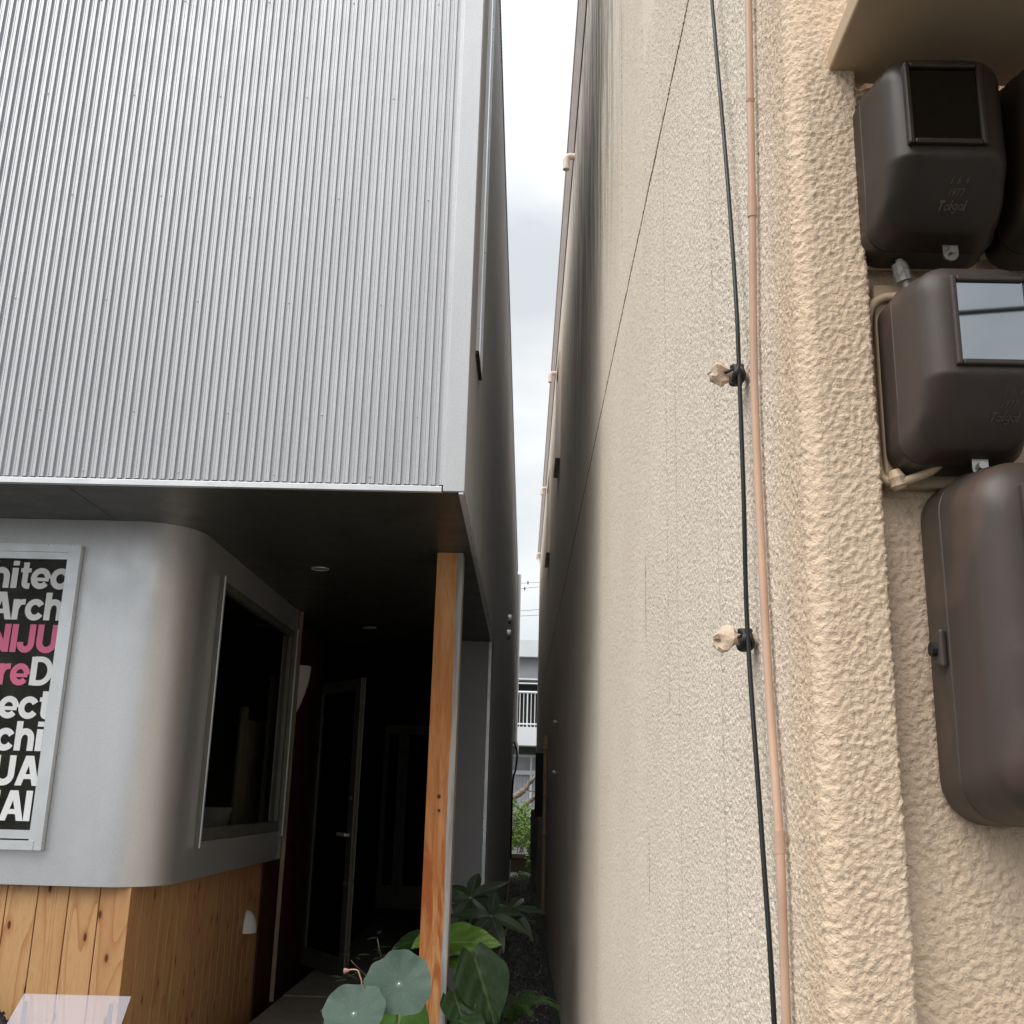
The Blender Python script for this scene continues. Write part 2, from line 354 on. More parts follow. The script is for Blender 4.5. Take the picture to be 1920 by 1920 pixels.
# ------------------------------------------------------------------ setting
g = MB(); g.add([(-150, -150, 0), (150, -150, 0), (150, 250, 0), (-150, 250, 0)], [(0, 1, 2, 3)])
tag(g.build('ground', M_ASPH), None, kind='structure')
g = MB(); g.box(-1.49, -.27, 4.2, 24, 0, .02); tag(g.build('garden_soil', M_SOIL), None, kind='structure')
g = MB(); g.box(-1.47, -.84, 3.6, 7.1, .004, .245); g.box(-1.47, -.84, 7.11, 12.4, .004, .25)
tag(g.build('path', M_CONCR, bevel=.004), None, kind='structure')
g = MB(); rg = random.Random(3)
for i in range(9000):
    y = 3.2 + 18 * rg.random() ** 1.6; x = rg.uniform(-.62 if y < 8 else -.26, .235); r = rg.uniform(.006, .016)
    z = .02 + rg.random() * .03
    q = [Vector(p) for p in ((1, 0, 0), (-1, 0, 0), (0, 1, 0), (0, -1, 0), (0, 0, .7), (0, 0, -.7))]
    rot = Matrix.Rotation(rg.random() * 6, 3, 'Z') @ Matrix.Rotation(rg.random() * 1.5, 3, 'X')
    g.add([rot @ (p * r * rg.uniform(.7, 1.3)) + Vector((x, y, z)) for p in q],
          [(0, 2, 4), (2, 1, 4), (1, 3, 4), (3, 0, 4), (2, 0, 5), (1, 2, 5), (3, 1, 5), (0, 3, 5)])
tag(g.build('gravel', M_GRAVEL, fixn=False), 'dark wet gravel in the gap between the two buildings', kind='stuff')

# ------------------------------------------------------------------ corrugated house (left)
XL, YF, ZS, ZT = -.274, 4.0, 2.60, 6.10
P = .0343
house = empty('corrugated_house', (XL, YF, 0), 'silver corrugated metal house with a dark open porch, left of the narrow gap', 'house')
def hp(mb, name, m, parent=house, **k): return mb.build(name, m, parent, **k)
def ribs(a0, a1, depth, up):
    """trapezoid profile along a; returns (a, offset)"""
    pts = []; a = a0
    while a < a1 - P * .3:
        pts += [(a, depth), (a + P * .10, depth), (a + P * .17, depth * .82), (a + P * .35, depth * .82), (a + P * .42, depth), (a + P * .52, depth), (a + P * .58, 0), (a + P * .94, 0)]
        a += P
    return pts
x_e = XL - .072; x_s = x_e - .5 * P - 142 * P
pr = [(x, YF - d_) for x, d_ in ribs(x_s, x_e - .5 * P, .0145, 1)] + [(x_e - .5 * P, YF - .0145), (x_e, YF - .0145)]
# keep crests aligned so that the last rib ends by the corner trim
m = MB(); m.sheet(pr, ZS + .028, ZT, 'z'); o = hp(m, 'wall_cladding', M_CORR, smooth=28)
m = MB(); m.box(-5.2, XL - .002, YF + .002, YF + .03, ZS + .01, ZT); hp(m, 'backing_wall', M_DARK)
m = MB(); m.box(XL - .074, XL + .010, YF - .017, YF + .004, ZS + .002, ZT); m.box(XL - .003, XL + .010, YF + .0045, YF + .05, ZS + .002, ZT)
hp(m, 'corner_trim', M_TRIM, bevel=.002)
m = MB(); m.box(-5.2, XL - .079, YF - .0185, YF + .005, ZS - .001, ZS + .022); hp(m, 'drip_trim', M_ALU, bevel=.0015)
# screws
sx = [-.465, -.637, -.843, -1.014]; xs = []
a = -.465; k = 0
while a > -2.6: xs.append(a); a -= P * (5 if k % 2 == 0 else 6); k += 1
s0 = None
for r_, zz in enumerate((2.655, 2.906, 3.39, 3.874, 4.364, 4.852)):
    for i, xx in enumerate(xs):
        if s0 is None:
            mm = MB(); q = []
            for j in range(5):
                a_ = j / 4 * PI / 2
                q.append((0, -.004 * math.sin(a_) - .0005, 0, .0038 * math.cos(a_) + .0003))
            mm.tube([(0, p[1], 0) for p in q], [p[3] for p in q], 10)
            s0 = mm.build('screw', M_TRIM, house, smooth=40); s = s0
        else:
            s = s0.copy(); COL.objects.link(s); s.parent = house
        s.location = (xx - XL, (-.0130 if (i + r_) % 2 else -.001) - .0005, zz)
# passage side wall
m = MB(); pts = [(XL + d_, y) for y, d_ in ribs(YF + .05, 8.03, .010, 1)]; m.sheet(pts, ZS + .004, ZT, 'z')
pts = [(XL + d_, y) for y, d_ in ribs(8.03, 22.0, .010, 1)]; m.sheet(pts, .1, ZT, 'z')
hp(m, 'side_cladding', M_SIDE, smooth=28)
m = MB(); m.box(XL - .05, XL - .003, YF + .03, 8.03, ZS + .006, ZT - .01); m.box(XL - .05, XL - .003, 8.04, 22, 0, ZT - .01); m.box(-5.2, XL - .05, 21.95, 22, 0, ZT - .01)
m.box(-5.25, -5.2, YF, 22, 0, ZT - .01); hp(m, 'shell_wall', M_DARK)
m = MB(); m.box(XL - .012, XL + .006, YF - .012, 8.03, ZS - .008, ZS + .0015); hp(m, 'edge_trim', M_ALU)
# roof: corrugated sheet just proud of the wall top
m = MB(); v = []; f = []
for i, (y, d_) in enumerate(ribs(YF - .02, 22.0, .012, 1)):
    v += [(XL + .018, y, ZT + .002 + d_), (-5.3, y, ZT + .202 + d_)]
    if i: f.append((2 * i - 2, 2 * i, 2 * i + 1, 2 * i - 1))
m.add(v, f); hp(m, 'roof', M_SIDE)
# soffit panels with open seams
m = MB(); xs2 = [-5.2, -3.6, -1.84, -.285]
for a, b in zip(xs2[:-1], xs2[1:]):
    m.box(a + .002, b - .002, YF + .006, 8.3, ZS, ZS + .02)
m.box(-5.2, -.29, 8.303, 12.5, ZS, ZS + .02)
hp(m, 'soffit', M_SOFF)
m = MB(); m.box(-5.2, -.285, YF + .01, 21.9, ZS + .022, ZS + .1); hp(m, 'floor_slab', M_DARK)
# downlights
def downlight(x, y):
    m = MB(); n = 28; v = []; f = []
    prof = [(.034, .0), (.036, -.004), (.047, -.004), (.049, -.0005)]
    for (r_, z_) in prof:
        for k in range(n): v.append((x + r_ * math.cos(2 * PI * k / n), y + r_ * math.sin(2 * PI * k / n), ZS + z_))
    for j in range(len(prof) - 1):
        for k in range(n): f.append((j * n + k, j * n + (k + 1) % n, (j + 1) * n + (k + 1) % n, (j + 1) * n + k))
    m.add(v, f); o = hp(m, 'downlight', M_ALU, smooth=40)
    m = MB(); m.tube([(x, y, ZS - .001), (x, y, ZS - .0025)], .034, 24); m.build('lens', simple('lamp_lens', (.25, .25, .22), .3), o)
downlight(-1.11, 5.5); downlight(-1.13, 7.5)
# post
m = MB(); m.box(-.453, -.326, 5.04, 5.155, .02, ZS - .001); hp(m, 'post', M_POST, bevel=.003)
# bay, upper steel band with rounded corner
BZ, BY, BX, BR = 1.063, 4.56, -1.50, .25
m = MB()
m.box(-5.2, -1.966, BY + .002, BY + .03, BZ, 1.20); m.box(-5.2, -1.966, BY + .002, BY + .03, 2.478, ZS - .001)
m.box(-5.2, -3.2, BY + .002, BY + .03, 1.2, 2.478)
hp(m, 'bay_front', M_BAY)
m = MB(); arc = [(-1.966, BY), (-1.85, BY)] + [(BX - BR + BR * math.sin(t), BY + BR - BR * math.cos(t)) for t in [i / 24 * PI / 2 for i in range(25)]] + [(BX, 5.05)]
inn = [(x - .0, y) for x, y in arc]
poly = arc + [(BX - .03, 5.05), (BX - .03, BY + BR), (BX - BR, BY + .03), (-1.966, BY + .03)]
v = []; f = []
n_ = len(arc)
for (x, y) in arc: v += [(x, y, BZ), (x, y, ZS - .001)]
for i in range(n_ - 1): f.append((2 * i, 2 * i + 2, 2 * i + 3, 2 * i + 1))
cen = [(BX - .03 if x > BX - BR + .01 else x, y) for x, y in arc]
for i, (x, y) in enumerate(arc):
    t = max(0, min(1, (i - 1) / 24)) * PI / 2
    nx, ny = (math.sin(t), -math.cos(t))
    v += [(x - nx * .03, y - ny * .03, BZ), (x - nx * .03, y - ny * .03, ZS - .001)]
o_ = 2 * n_
for i in range(n_ - 1):
    f += [(o_ + 2 * i, o_ + 2 * i + 1, o_ + 2 * i + 3, o_ + 2 * i + 2), (2 * i, o_ + 2 * i, o_ + 2 * i + 2, 2 * i + 2), (2 * i + 1, 2 * i + 3, o_ + 2 * i + 3, o_ + 2 * i + 1)]
f += [(0, 1, o_ + 1, o_), (2 * n_ - 2, o_ + 2 * n_ - 2, o_ + 2 * n_ - 1, 2 * n_ - 1)]
m.add(v, f); hp(m, 'bay_corner', M_BAY, smooth=30)
M_BAYS = m_steel('bay_side_steel', (.16, .16, .135), .42, .5)
m = MB(); m.box(BX - .03, BX, 5.051, 6.77, BZ, 1.225); m.box(BX - .03, BX, 5.051, 6.77, 2.45, ZS - .001); m.box(BX - .03, BX, 6.771, 6.86, BZ, ZS - .001)
hp(m, 'bay_side', M_BAY)
# poster window
pw = MB(); pw.box(-2.022, -1.9675, 4.525, 4.565, 1.200, 2.478); pw.box(-3.2, -2.023, 4.530, 4.565, 2.412, 2.4425); pw.box(-3.2, -1.985, 4.527, 4.565, 2.4435, 2.478)
pw.box(-3.2, -2.023, 4.530, 4.565, 1.243, 1.277); pw.box(-3.2, -2.0, 4.522, 4.565, 1.2, 1.237); pw.box(-3.2, -3.14, 4.524, 4.56, 1.24, 2.41)
pwo = hp(pw, 'poster_window', M_ALU)
m = MB(); m.box(-3.14, -2.0225, 4.549, 4.556, 1.25, 2.412); m.build('window_pane', M_WIRED, pwo)
# lettering built from strokes
def arcp(cx, cy, rx, ry, a0, a1, n=16):
    return [(cx + rx * math.cos(R(a0 + (a1 - a0) * i / n)), cy + ry * math.sin(R(a0 + (a1 - a0) * i / n))) for i in range(n + 1)]
T = .222
GL = {
 'I': (.30, [([(.12, 0), (.12, 1)], T)]),
 'i': (.29, [([(.12, 0), (.12, .74)], T), ([(.12, .83), (.12, 1)], T)]),
 't': (.40, [([(.19, .95), (.19, .20)] + arcp(.30, .20, .11, .115, 180, 270, 6) + [(.38, .082)], T * .92), ([(.02, .66), (.38, .66)], .15)]),
 'e': (.68, [(arcp(.34, .37, .245, .285, 0, 322, 26), T * .93), ([(.13, .335), (.62, .335)], .13)]),
 'c': (.66, [(arcp(.34, .37, .245, .285, 32, 328, 24), T * .95)]),
 'r': (.46, [([(.12, 0), (.12, .74)], T), ([(.14, .42)] + arcp(.36, .42, .2, .225, 170, 92, 8) + [(.44, .645)], T * .9)]),
 'h': (.70, [([(.12, 0), (.12, 1)], T), ([(.14, .40)] + arcp(.34, .42, .205, .235, 170, 10, 12) + [(.55, .38), (.55, 0)], T * .98)]),
 'u': (.70, [([(.56, 0), (.56, .74)], T), ([(.12, .74), (.12, .33)] + arcp(.33, .33, .21, .235, 180, 340, 12), T * .98)]),
 'A': (.80, [([(.105, 0), (.375, 1)], T), ([(.695, 0), (.425, 1)], T), ([(.2, .30), (.6, .30)], .16)]),
 'D': (.82, [([(.12, 0), (.12, 1)], T), ([(.14, .915), (.34, .915)] + arcp(.34, .5, .335, .415, 88, -88, 20) + [(.34, .085), (.14, .085)], T * .87)]),
 'U': (.82, [([(.12, 1), (.12, .36)] + arcp(.385, .36, .265, .265, 180, 360, 18) + [(.65, .36), (.65, 1)], T)]),
 'J': (.64, [([(.46, 1), (.46, .32)] + arcp(.26, .32, .20, .225, 0, -180, 16) + [(.06, .36)], T)]),
 'N': (.84, [([(.12, 0), (.12, 1)], T), ([(.68, 0), (.68, 1)], T), ([(.14, .96), (.66, .04)], T)]),
 'a': (.68, [(arcp(.32, .33, .22, .25, 20, 340, 20), .12), ([(.56, .62), (.56, .06)], .12)]),
 'T': (.70, [([(.33, 0), (.33, 1)], T), ([(0, .9), (.66, .9)], T)]),
 'g': (.68, [(arcp(.32, .38, .22, .25, 20, 340, 20), .12), ([(.56, .62), (.56, 0)] + arcp(.34, -.02, .22, .2, 0, -150, 8), .12)]),
 '1': (.45, [([(.2, 0), (.2, 1)], .14)]),
 '9': (.65, [(arcp(.3, .70, .2, .22, 0, 359, 20), .13), ([(.5, .70), (.45, .3), (.2, .06)], .13)]),
 '7': (.62, [([(.02, .92), (.52, .92)], .14), ([(.5, .9), (.2, 0)], .13)]),
 '6': (.65, [(arcp(.3, .28, .2, .22, 0, 359, 20), .13), ([(.1, .30), (.2, .7), (.42, .96)], .13)]),
 '4': (.65, [([(.42, 0), (.42, 1)], .13), ([(.0, .3), (.56, .3)], .12), ([(.04, .34), (.38, .95)], .12)]),
 ' ': (.6, []),
}
def text(mb, s, right, base, h, y, sxx=1.0, shear=0, lift=.0012, track=0):
    adv = [GL[c][0] * h * sxx + track for c in s]; x = right - sum(adv) + .1 * h * sxx
    k = 0
    for c, a_ in zip(s, adv):
        for pts, th in GL[c][1]:
            L = []; Rr = []; n = len(pts)
            P2 = [Vector((p[0] * sxx, p[1])) for i_, p in enumerate(pts) if i_ == 0 or math.hypot(p[0] - pts[i_ - 1][0], p[1] - pts[i_ - 1][1]) > .004]; n = len(P2)
            for i in range(n):
                d0 = (P2[i] - P2[i - 1]).normalized() if i else None; d1 = (P2[i + 1] - P2[i]).normalized() if i < n - 1 else None
                if d0 is None: t = d1; sc_ = 1
                elif d1 is None: t = d0; sc_ = 1
                else:
                    t = (d0 + d1).normalized(); sc_ = 1 / max(.5, t.dot(d1))
                nn = Vector((-t.y, t.x)) * th / 2 * sc_
                if (i == 0 or i == n - 1) and c in 'AN' and abs(t.x) > .05 and abs(t.y) > .5:   # flat feet on diagonal strokes
                    nn = Vector((-th / 2 / abs(t.y) * (1 if t.y > 0 else -1), 0))
                L.append(P2[i] + nn); Rr.append(P2[i] - nn)
            yy = y - lift - .00012 * (k % 9); k += 1
            def w_(p): return (x + (p.x + shear * p.y) * h, yy, base + p.y * h)
            v = [w_(p) for p in L] + [w_(p) for p in Rr]
            mb.add(v, [(i, i + 1, n + i + 1, n + i) for i in range(n - 1)])
        x += a_
for s_, rx, bz, mt, sxx in (('Architec', -2.016, 2.283, 'w', 1.05), ('Arch', -2.022, 2.145, 'w', 1.03), ('NIJU', -2.026, 2.005, 'p', .98), ('D', -2.028, 1.866, 'w', 1.05), ('ure', -2.028 - .82 * 1.05 * .121 - .0, 1.866, 'p', 1.0),
                          ('itect', -2.024, 1.727, 'w', 1.05), ('Archi', -2.031, 1.594, 'w', 1.05), ('NIJUA', -2.030, 1.453, 'w', 1.02), ('JUAI', -2.038, 1.312, 'w', 1.03)):
    rx -= .006; m = MB(); text(m, s_, rx, bz, .121, 4.549, sxx); m.build('lettering', M_VINYL if mt == 'w' else M_PINK, pwo, fixn=False)
# side window
m = MB()
for y in (5.052, 6.742):
    m.box(-1.53, -1.478, y, y + .028, 1.20, 2.462)
m.box(-1.53, -1.492, 5.081, 6.741, 2.41, 2.447); m.box(-1.53, -1.492, 5.081, 6.741, 1.228, 1.285); m.box(-1.527, -1.497, 5.081, 5.11, 1.286, 2.409); m.box(-1.527, -1.497, 6.70, 6.741, 1.286, 2.409)
sw = hp(m, 'side_window', M_ALUD)
for y in (5.052, 6.756):
    m = MB(); m.box(-1.4775, -1.472, y, y + .014, 1.20, 2.462); m.build('window_flange', M_ALU, sw)
m = MB(); m.add([(-1.517, 5.11, 1.286), (-1.517, 6.70, 1.286), (-1.517, 6.70, 2.409), (-1.517, 5.11, 2.409)], [(0, 1, 2, 3)]); m.build('window_pane', M_CLEAR, sw, fixn=False)
m = MB(); m.box(-1.9, -1.531, 5.06, 6.76, 1.2, 1.228); m.build('window_sill', simple('inner_sill', (.10, .09, .07), .6), sw)
# room behind
m = MB(); m.box(-5.2, -1.60, 7.3, 7.35, 0, ZS); m.box(-5.2, -1.62, BY + .15, 7.3, 0, .05); hp(m, 'room_wall', simple('room_panelling', (.06, .045, .025), .7, 0, .3, stretch=(10, 10, .4)))
# pine boards
m = MB(); x = -1.606; Wb = .128
while x > -5.1:
    m.box(x - Wb + .004, x, 4.605, 4.63, .02, BZ - .001); x -= Wb
hp(m, 'board_wall', M_PINE, bevel=.002)
m = MB(); m.box(-5.2, -1.634, 4.632, 4.65, .02, BZ - .002); m.box(-1.66, -1.634, 4.65, 6.88, .02, BZ - .002); hp(m, 'board_backing', M_REDDR)
m = MB(); y = 4.6315
while y < 6.85:
    m.box(-1.632, -1.607, y, min(6.88, y + Wb - .003), .02, BZ - .002); y += Wb
hp(m, 'side_board_wall', M_PINE, bevel=.002)
# jamb trim and red-brown door lining
m = MB(); m.box(-1.50, -1.475, 6.88, 6.895, .25, ZS - .001); hp(m, 'jamb_trim', simple('bronze_trim', (.24, .20, .14), .4, .3))
m = MB(); m.box(-1.62, -1.60, 6.9, 8.3, .02, ZS - .001); hp(m, 'entry_side_wall', simple('dark_red_lining', (.07, .016, .008), .6))
# sconces : quarter shades
def sconce(cx, y, z, h, wd, flip):
    v = []; f = []; n = 14
    for i in range(n + 1):
        t = i / n; zz = z + h * (t if not flip else t)
        ww = wd * (math.sin(t * PI * .5) ** .9 if not flip else math.sqrt(max(0, 1 - (t * 1.0 - .0) ** 2)) * .98) + .0008
        for k in range(9):
            a_ = PI * k / 8; v.append((cx + ww * math.sin(a_), y + .07 * -math.cos(a_) * (ww / wd), zz))
    for i in range(n):
        for k in range(8): f.append((i * 9 + k, i * 9 + k + 1, (i + 1) * 9 + k + 1, (i + 1) * 9 + k))
    m = MB(); m.add(v, f); return m
hp(sconce(-1.607, 6.60, .665, .125, .062, True), 'wall_light', M_SCONCE, smooth='all')
hp(sconce(-1.600, 7.45, 1.98, .33, .085, False), 'wall_light', M_SCONCE, smooth='all')
# entrance hall
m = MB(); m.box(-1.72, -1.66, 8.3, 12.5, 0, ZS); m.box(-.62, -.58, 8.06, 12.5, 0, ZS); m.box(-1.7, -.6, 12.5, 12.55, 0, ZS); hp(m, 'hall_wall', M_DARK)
m = MB(); m.box(-.60, XL - .004, 8.035, 8.055, .02, ZS - .002); hp(m, 'grey_panel', M_PANEL)
m = MB(); m.box(-.30, XL - .0035, 8.02, 8.034, .02, ZS - .002); hp(m, 'panel_trim', M_ALU)
# open glazed door
hx, hy, fx, fy = -1.60, 8.33, -1.186, 7.74
du = Vector((fx - hx, fy - hy, 0)); W_ = du.length; du.normalize(); dn = Vector((-du.y, du.x, 0))
def dbox(mb, a0, a1, n0, n1, z0, z1):
    v = [Vector((hx, hy, 0)) + du * a + dn * nn + Vector((0, 0, z)) for z in (z0, z1) for nn in (n0, n1) for a in (a0, a1)]
    mb.add(v, [(0, 2, 3, 1), (4, 5, 7, 6), (0, 1, 5, 4), (2, 6, 7, 3), (0, 4, 6, 2), (1, 3, 7, 5)])
m = MB()
for a0, a1, z0, z1 in ((0, .07, .26, 2.27), (W_ - .085, W_, .26, 2.27), (.07, W_ - .085, 2.19, 2.27), (.07, W_ - .085, .26, .38)):
    dbox(m, a0, a1, -.018, .018, z0, z1)
door = hp(m, 'glazed_door', M_ALUD, bevel=.002)
m = MB(); dbox(m, .071, W_ - .086, -.004, .004, .381, 2.189); m.build('door_glass', M_DOORG, door)
m = MB(); dbox(m, W_, W_ + .003, -.019, -.012, .26, 2.275); dbox(m, W_, W_ + .003, .012, .019, .26, 2.275); m.build('door_edge', simple('edge_alu', (.28, .27, .22), .35, .4), door)
m = MB(); dbox(m, W_ - .16, W_ - .03, -.062, -.047, 1.17, 1.195); dbox(m, W_ - .05, W_ - .035, -.047, -.0185, 1.172, 1.192); m.build('door_handle', M_ALU, door, bevel=.004)
for z in (1.43, .86):
    m = MB(); p = Vector((hx, hy, z)) + du * (W_ - .045); m.tube([p - dn * .0185, p - dn * .035], .017, 14); m.build('door_lock', M_ALUD, door)
# double door at the back of the hall
m = MB()
for (x0, x1) in ((-1.62, -1.40), (-1.395, -1.0)):
    for a, b, z0, z1 in ((x0, x0 + .055, .26, 2.24), (x1 - .055, x1, .26, 2.24), (x0 + .055, x1 - .055, 2.14, 2.24), (x0 + .055, x1 - .055, .26, .5)):
        m.box(a, b, 12.40, 12.43, z0, z1)
bd = hp(m, 'inner_double_door', simple('inner_door_paint', (.16, .16, .12), .5))
m = MB(); m.box(-1.57, -1.02, 12.41, 12.415, .4, 2.18); m.build('door_glass', M_DOORG, bd)
# window box on passage side wall
m = MB(); m.box(XL + .0105, XL + .026, 4.36, 4.372, 3.36, 5.9); m.box(XL + .0105, XL + .026, 4.66, 4.672, 3.36, 5.9)
wb = hp(m, 'side_wall_window', M_ALU)
m = MB(); m.box(XL + .0105, XL + .020, 4.373, 4.659, 3.362, 5.9); m.build('window_pane', M_DOORG, wb)
m = MB(); m.box(XL + .0105, XL + .026, 4.36, 4.672, 3.345, 3.3595); m.build('window_sill', M_BLACK, wb)
for y, z in ((13.2, 3.62), (12.8, 3.37)):
    m = MB(); m.tube([(XL + .01, y, z), (XL + .05, y, z)], .06, 16); m.tube([(XL + .0505, y, z), (XL + .06, y, z)], [.06, .045], 16); hp(m, 'vent_cap', M_ALU, smooth=40)
# white rain pipe at the far end
m = MB(); m.tube([(XL + .045, 21.9, 6.0), (XL + .045, 21.9, 2.6), (XL + .075, 21.9, 2.5), (XL + .075, 21.9, 2.32)], .04, 12); hp(m, 'rain_pipe', M_WHITE, smooth=40)

# ------------------------------------------------------------------ stucco house (right)
stu = empty('stucco_house', (.295, 1.0, 0), 'beige rough stucco house with soot streaks and a long crack, right of the gap', 'house', rz=.005)
def sp(mb, name, m, **k): return mb.build(name, m, stu, local=True, **k)
YE = 20.6
def stucco_sheet(prof, zs):
    pa = np.array(prof); za = np.array(zs); NP, NZ = len(pa), len(za)
    V = np.zeros((NP, NZ, 3)); V[:, :, 0] = pa[:, 0][:, None]; V[:, :, 1] = pa[:, 1][:, None]; V[:, :, 2] = za[None, :]
    ii = np.arange((NP - 1) * (NZ - 1)); a_ = (ii // (NZ - 1)) * NZ + ii % (NZ - 1)
    return V.reshape(-1, 3), np.stack([a_, a_ + NZ, a_ + NZ + 1, a_ + 1], 1)
far_ = []; y = YE
while y > 3.3: far_.append((0, y)); y -= .03
far_.append((0, 3.3)); mid_ = []; y = 3.3
while y > 1.602: mid_.append((0, y)); y -= .0062
mid_.append((0, 1.60)); near_ = []; y = 1.60
while y > .602: near_.append((0, y)); y -= .0030 + .0012 * (y - .6)
near_.append((0, .60)); prof = []; y = .60
while y > .125: prof.append((0, y)); y -= .0024
for i in range(15):
    t = i / 14 * PI / 2; prof.append((.022 - .022 * math.cos(t), .122 - .022 * math.sin(t)))
x = .025
while x < .076: prof.append((x, .10)); x += .0022
for i in range(5):
    t = i / 4 * PI / 2; prof.append((.076 + .005 * math.sin(t), .105 - .005 * math.cos(t)))
y = .108
while y < .136: prof.append((.081, y)); y += .0022
x = .084
while x < .34: prof.append((x, .137)); x += .0023
while x < 2.5: prof.append((x, .137)); x += .05
prof.append((3.5, .137))
ar = lambda a, b, c: list(np.arange(a, b - c * .3, c))
parts_ = [stucco_sheet(far_, ar(0, 6.3, .1) + [6.3]), stucco_sheet(mid_, ar(0, .84, .08) + ar(.84, 4.2, .0042) + ar(4.2, 6.3, .06) + [6.3]),
          stucco_sheet(near_, ar(0, .92, .08) + ar(.92, 3.45, .0027) + ar(3.45, 6.3, .06) + [6.3]),
          stucco_sheet(prof, ar(0, 1.12, .06) + ar(1.12, 2.74, .0023) + ar(2.74, 6.3, .05) + [6.3])]
V = np.concatenate([p[0] for p in parts_]); off_ = np.cumsum([0] + [len(p[0]) for p in parts_[:-1]])
Fq = np.concatenate([p[1] + o_ for p, o_ in zip(parts_, off_)])
me = bpy.data.meshes.new('stucco_wall'); me.vertices.add(len(V)); me.vertices.foreach_set('co', V.ravel())
me.loops.add(Fq.size); me.loops.foreach_set('vertex_index', Fq.ravel()); me.polygons.add(len(Fq))
me.polygons.foreach_set('loop_start', np.arange(0, Fq.size, 4)); me.polygons.foreach_set('loop_total', np.full(len(Fq), 4))
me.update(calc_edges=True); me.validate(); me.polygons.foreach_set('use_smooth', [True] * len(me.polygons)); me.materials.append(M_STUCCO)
wall = bpy.data.objects.new('stucco_wall', me); COL.objects.link(wall); wall.parent = stu
tx = bpy.data.textures.new('skin', 'CLOUDS'); tx.noise_scale = .0050; tx.noise_depth = 3; tx.noise_basis = 'BLENDER_ORIGINAL'; tx.contrast = 1.6
md = wall.modifiers.new('spray', 'DISPLACE'); md.texture = tx; md.strength = .0042; md.mid_level = .5; md.texture_coords = 'LOCAL'
m = MB(); m.box(.006, 3.5, YE - .02, YE, 0, 6.3); m.box(.01, 3.5, .2, YE - .02, 6.28, 6.3); m.box(.02, .1, .2, YE - .02, 0, 6.28); sp(m, 'back_wall', M_BEIGE)
m = MB(); m.box(-.065, .004, 2.2, YE, 0, .05); sp(m, 'foundation', simple('mossy_footing', (.035, .042, .03), .9))
# gutter, fascia, overflow elbows
m = MB(); m.prism([(.003, 6.255), (-.045, 6.335), (-.045, 6.42), (.02, 6.42), (.02, 6.255)], .3, YE); sp(m, 'fascia', M_GUT)
m = MB(); m.box(-.008, .004, .3, YE, 6.20, 6.254); sp(m, 'fascia_shadow_strip', M_GUTD)  # dark strip standing in for the shade below the fascia
m = MB(); m.box(-.049, -.0455, .3, YE, 6.34, 6.44); sp(m, 'roof_edge', M_GUTD)
for y, z in ((6.04, 6.12), (10.3, 6.14), (15.0, 6.16), (19.6, 6.16)):
    m = MB(); pts = [(.0, y, z)] + [(-.035 - .03 * math.sin(t), y, z - .03 + .03 * math.cos(t)) for t in [i / 6 * PI / 2 for i in range(7)]] + [(-.065, y, z - .11)]
    m.tube(pts, .026, 14); sp(m, 'overflow_elbow', M_GUT, smooth=40)
for y0, y1, z0, z1 in ((8.45, 9.1, 4.56, 5.6), (11.9, 12.8, 4.45, 5.5)):
    m = MB(); m.box(-.03, .003, y0, y0 + .05, z0, z1); m.box(-.03, .003, y1 - .05, y1, z0, z1); m.box(-.03, .003, y0 + .05, y1 - .05, z1 - .05, z1); m.box(-.045, .003, y0, y1, z0 - .03, z0 - .001)
    o = sp(m, 'passage_window', M_GUT)
    m = MB(); m.box(-.012, .002, y0 + .05, y1 - .05, z0, z1 - .05); m.build('window_pane', M_DOORG, o, local=True)
# canopy slab over the meters
m = MB(); m.box(.049, 3.2, -.60, .125, 2.303, 2.331); sp(m, 'canopy', M_BEIGE, bevel=.003)

# ------------------------------------------------------------------ cable, conduit and pegs on the stucco wall
def peg(z, label):
    r = empty('cable_peg', (.287, 1.372, z), label, 'wall peg', 'stucco-covered pegs holding the black cable')
    rg = random.Random(int(z * 100))
    m = MB(); m.tube([(.30, 1.372, z), (.285, 1.372, z), (.262, 1.372, z + .001)], [.0085, .0075, .0075], 12)
    m.build('peg_shaft', M_CRUST, r, smooth=50)
    v = []; f = []; nr = 9; nk = 14
    for i in range(nr):
        t = i / (nr - 1) * PI
        for k in range(nk):
            a = 2 * PI * k / nk; rr = 1 + .60 * (noise.noise(Vector((math.cos(a) * 1.4, math.sin(a) * 1.4 + z * 9, i * .5))))
            v.append((.2545 - .0145 * math.cos(t) * rr, 1.372 + .0150 * math.sin(t) * math.cos(a) * rr, z + .0155 * math.sin(t) * math.sin(a) * rr))
    for i in range(nr - 1):
        for k in range(nk): f.append((i * nk + k, i * nk + (k + 1) % nk, (i + 1) * nk + (k + 1) % nk, (i + 1) * nk + k))
    m = MB(); m.add(v, f); m.build('peg_head', M_CRUST, r, smooth=40)
    m = MB()
    for j in range(4):
        q = [(.2735 + .0033 * j + .002 * math.sin(3 * t_ + j), 1.372 + (.0150 + .001 * (j % 2)) * math.cos(t_), z + .0125 * math.sin(t_)) for t_ in [2 * PI * i / 16 for i in range(17)]]
        m.tube(q, .0030, 8)
    m.tube([(.276, 1.361, z + .006), (.266, 1.359, z + .001), (.259, 1.360, z - .002)], .0022, 8)
    m.build('cable_tie', M_BLACK, r, smooth='all')
peg(2.022, 'pale stucco-crusted peg with a black tie, upper of the two on the cable')
peg(1.656, 'pale stucco-crusted peg with a black tie, lower of the two on the cable')
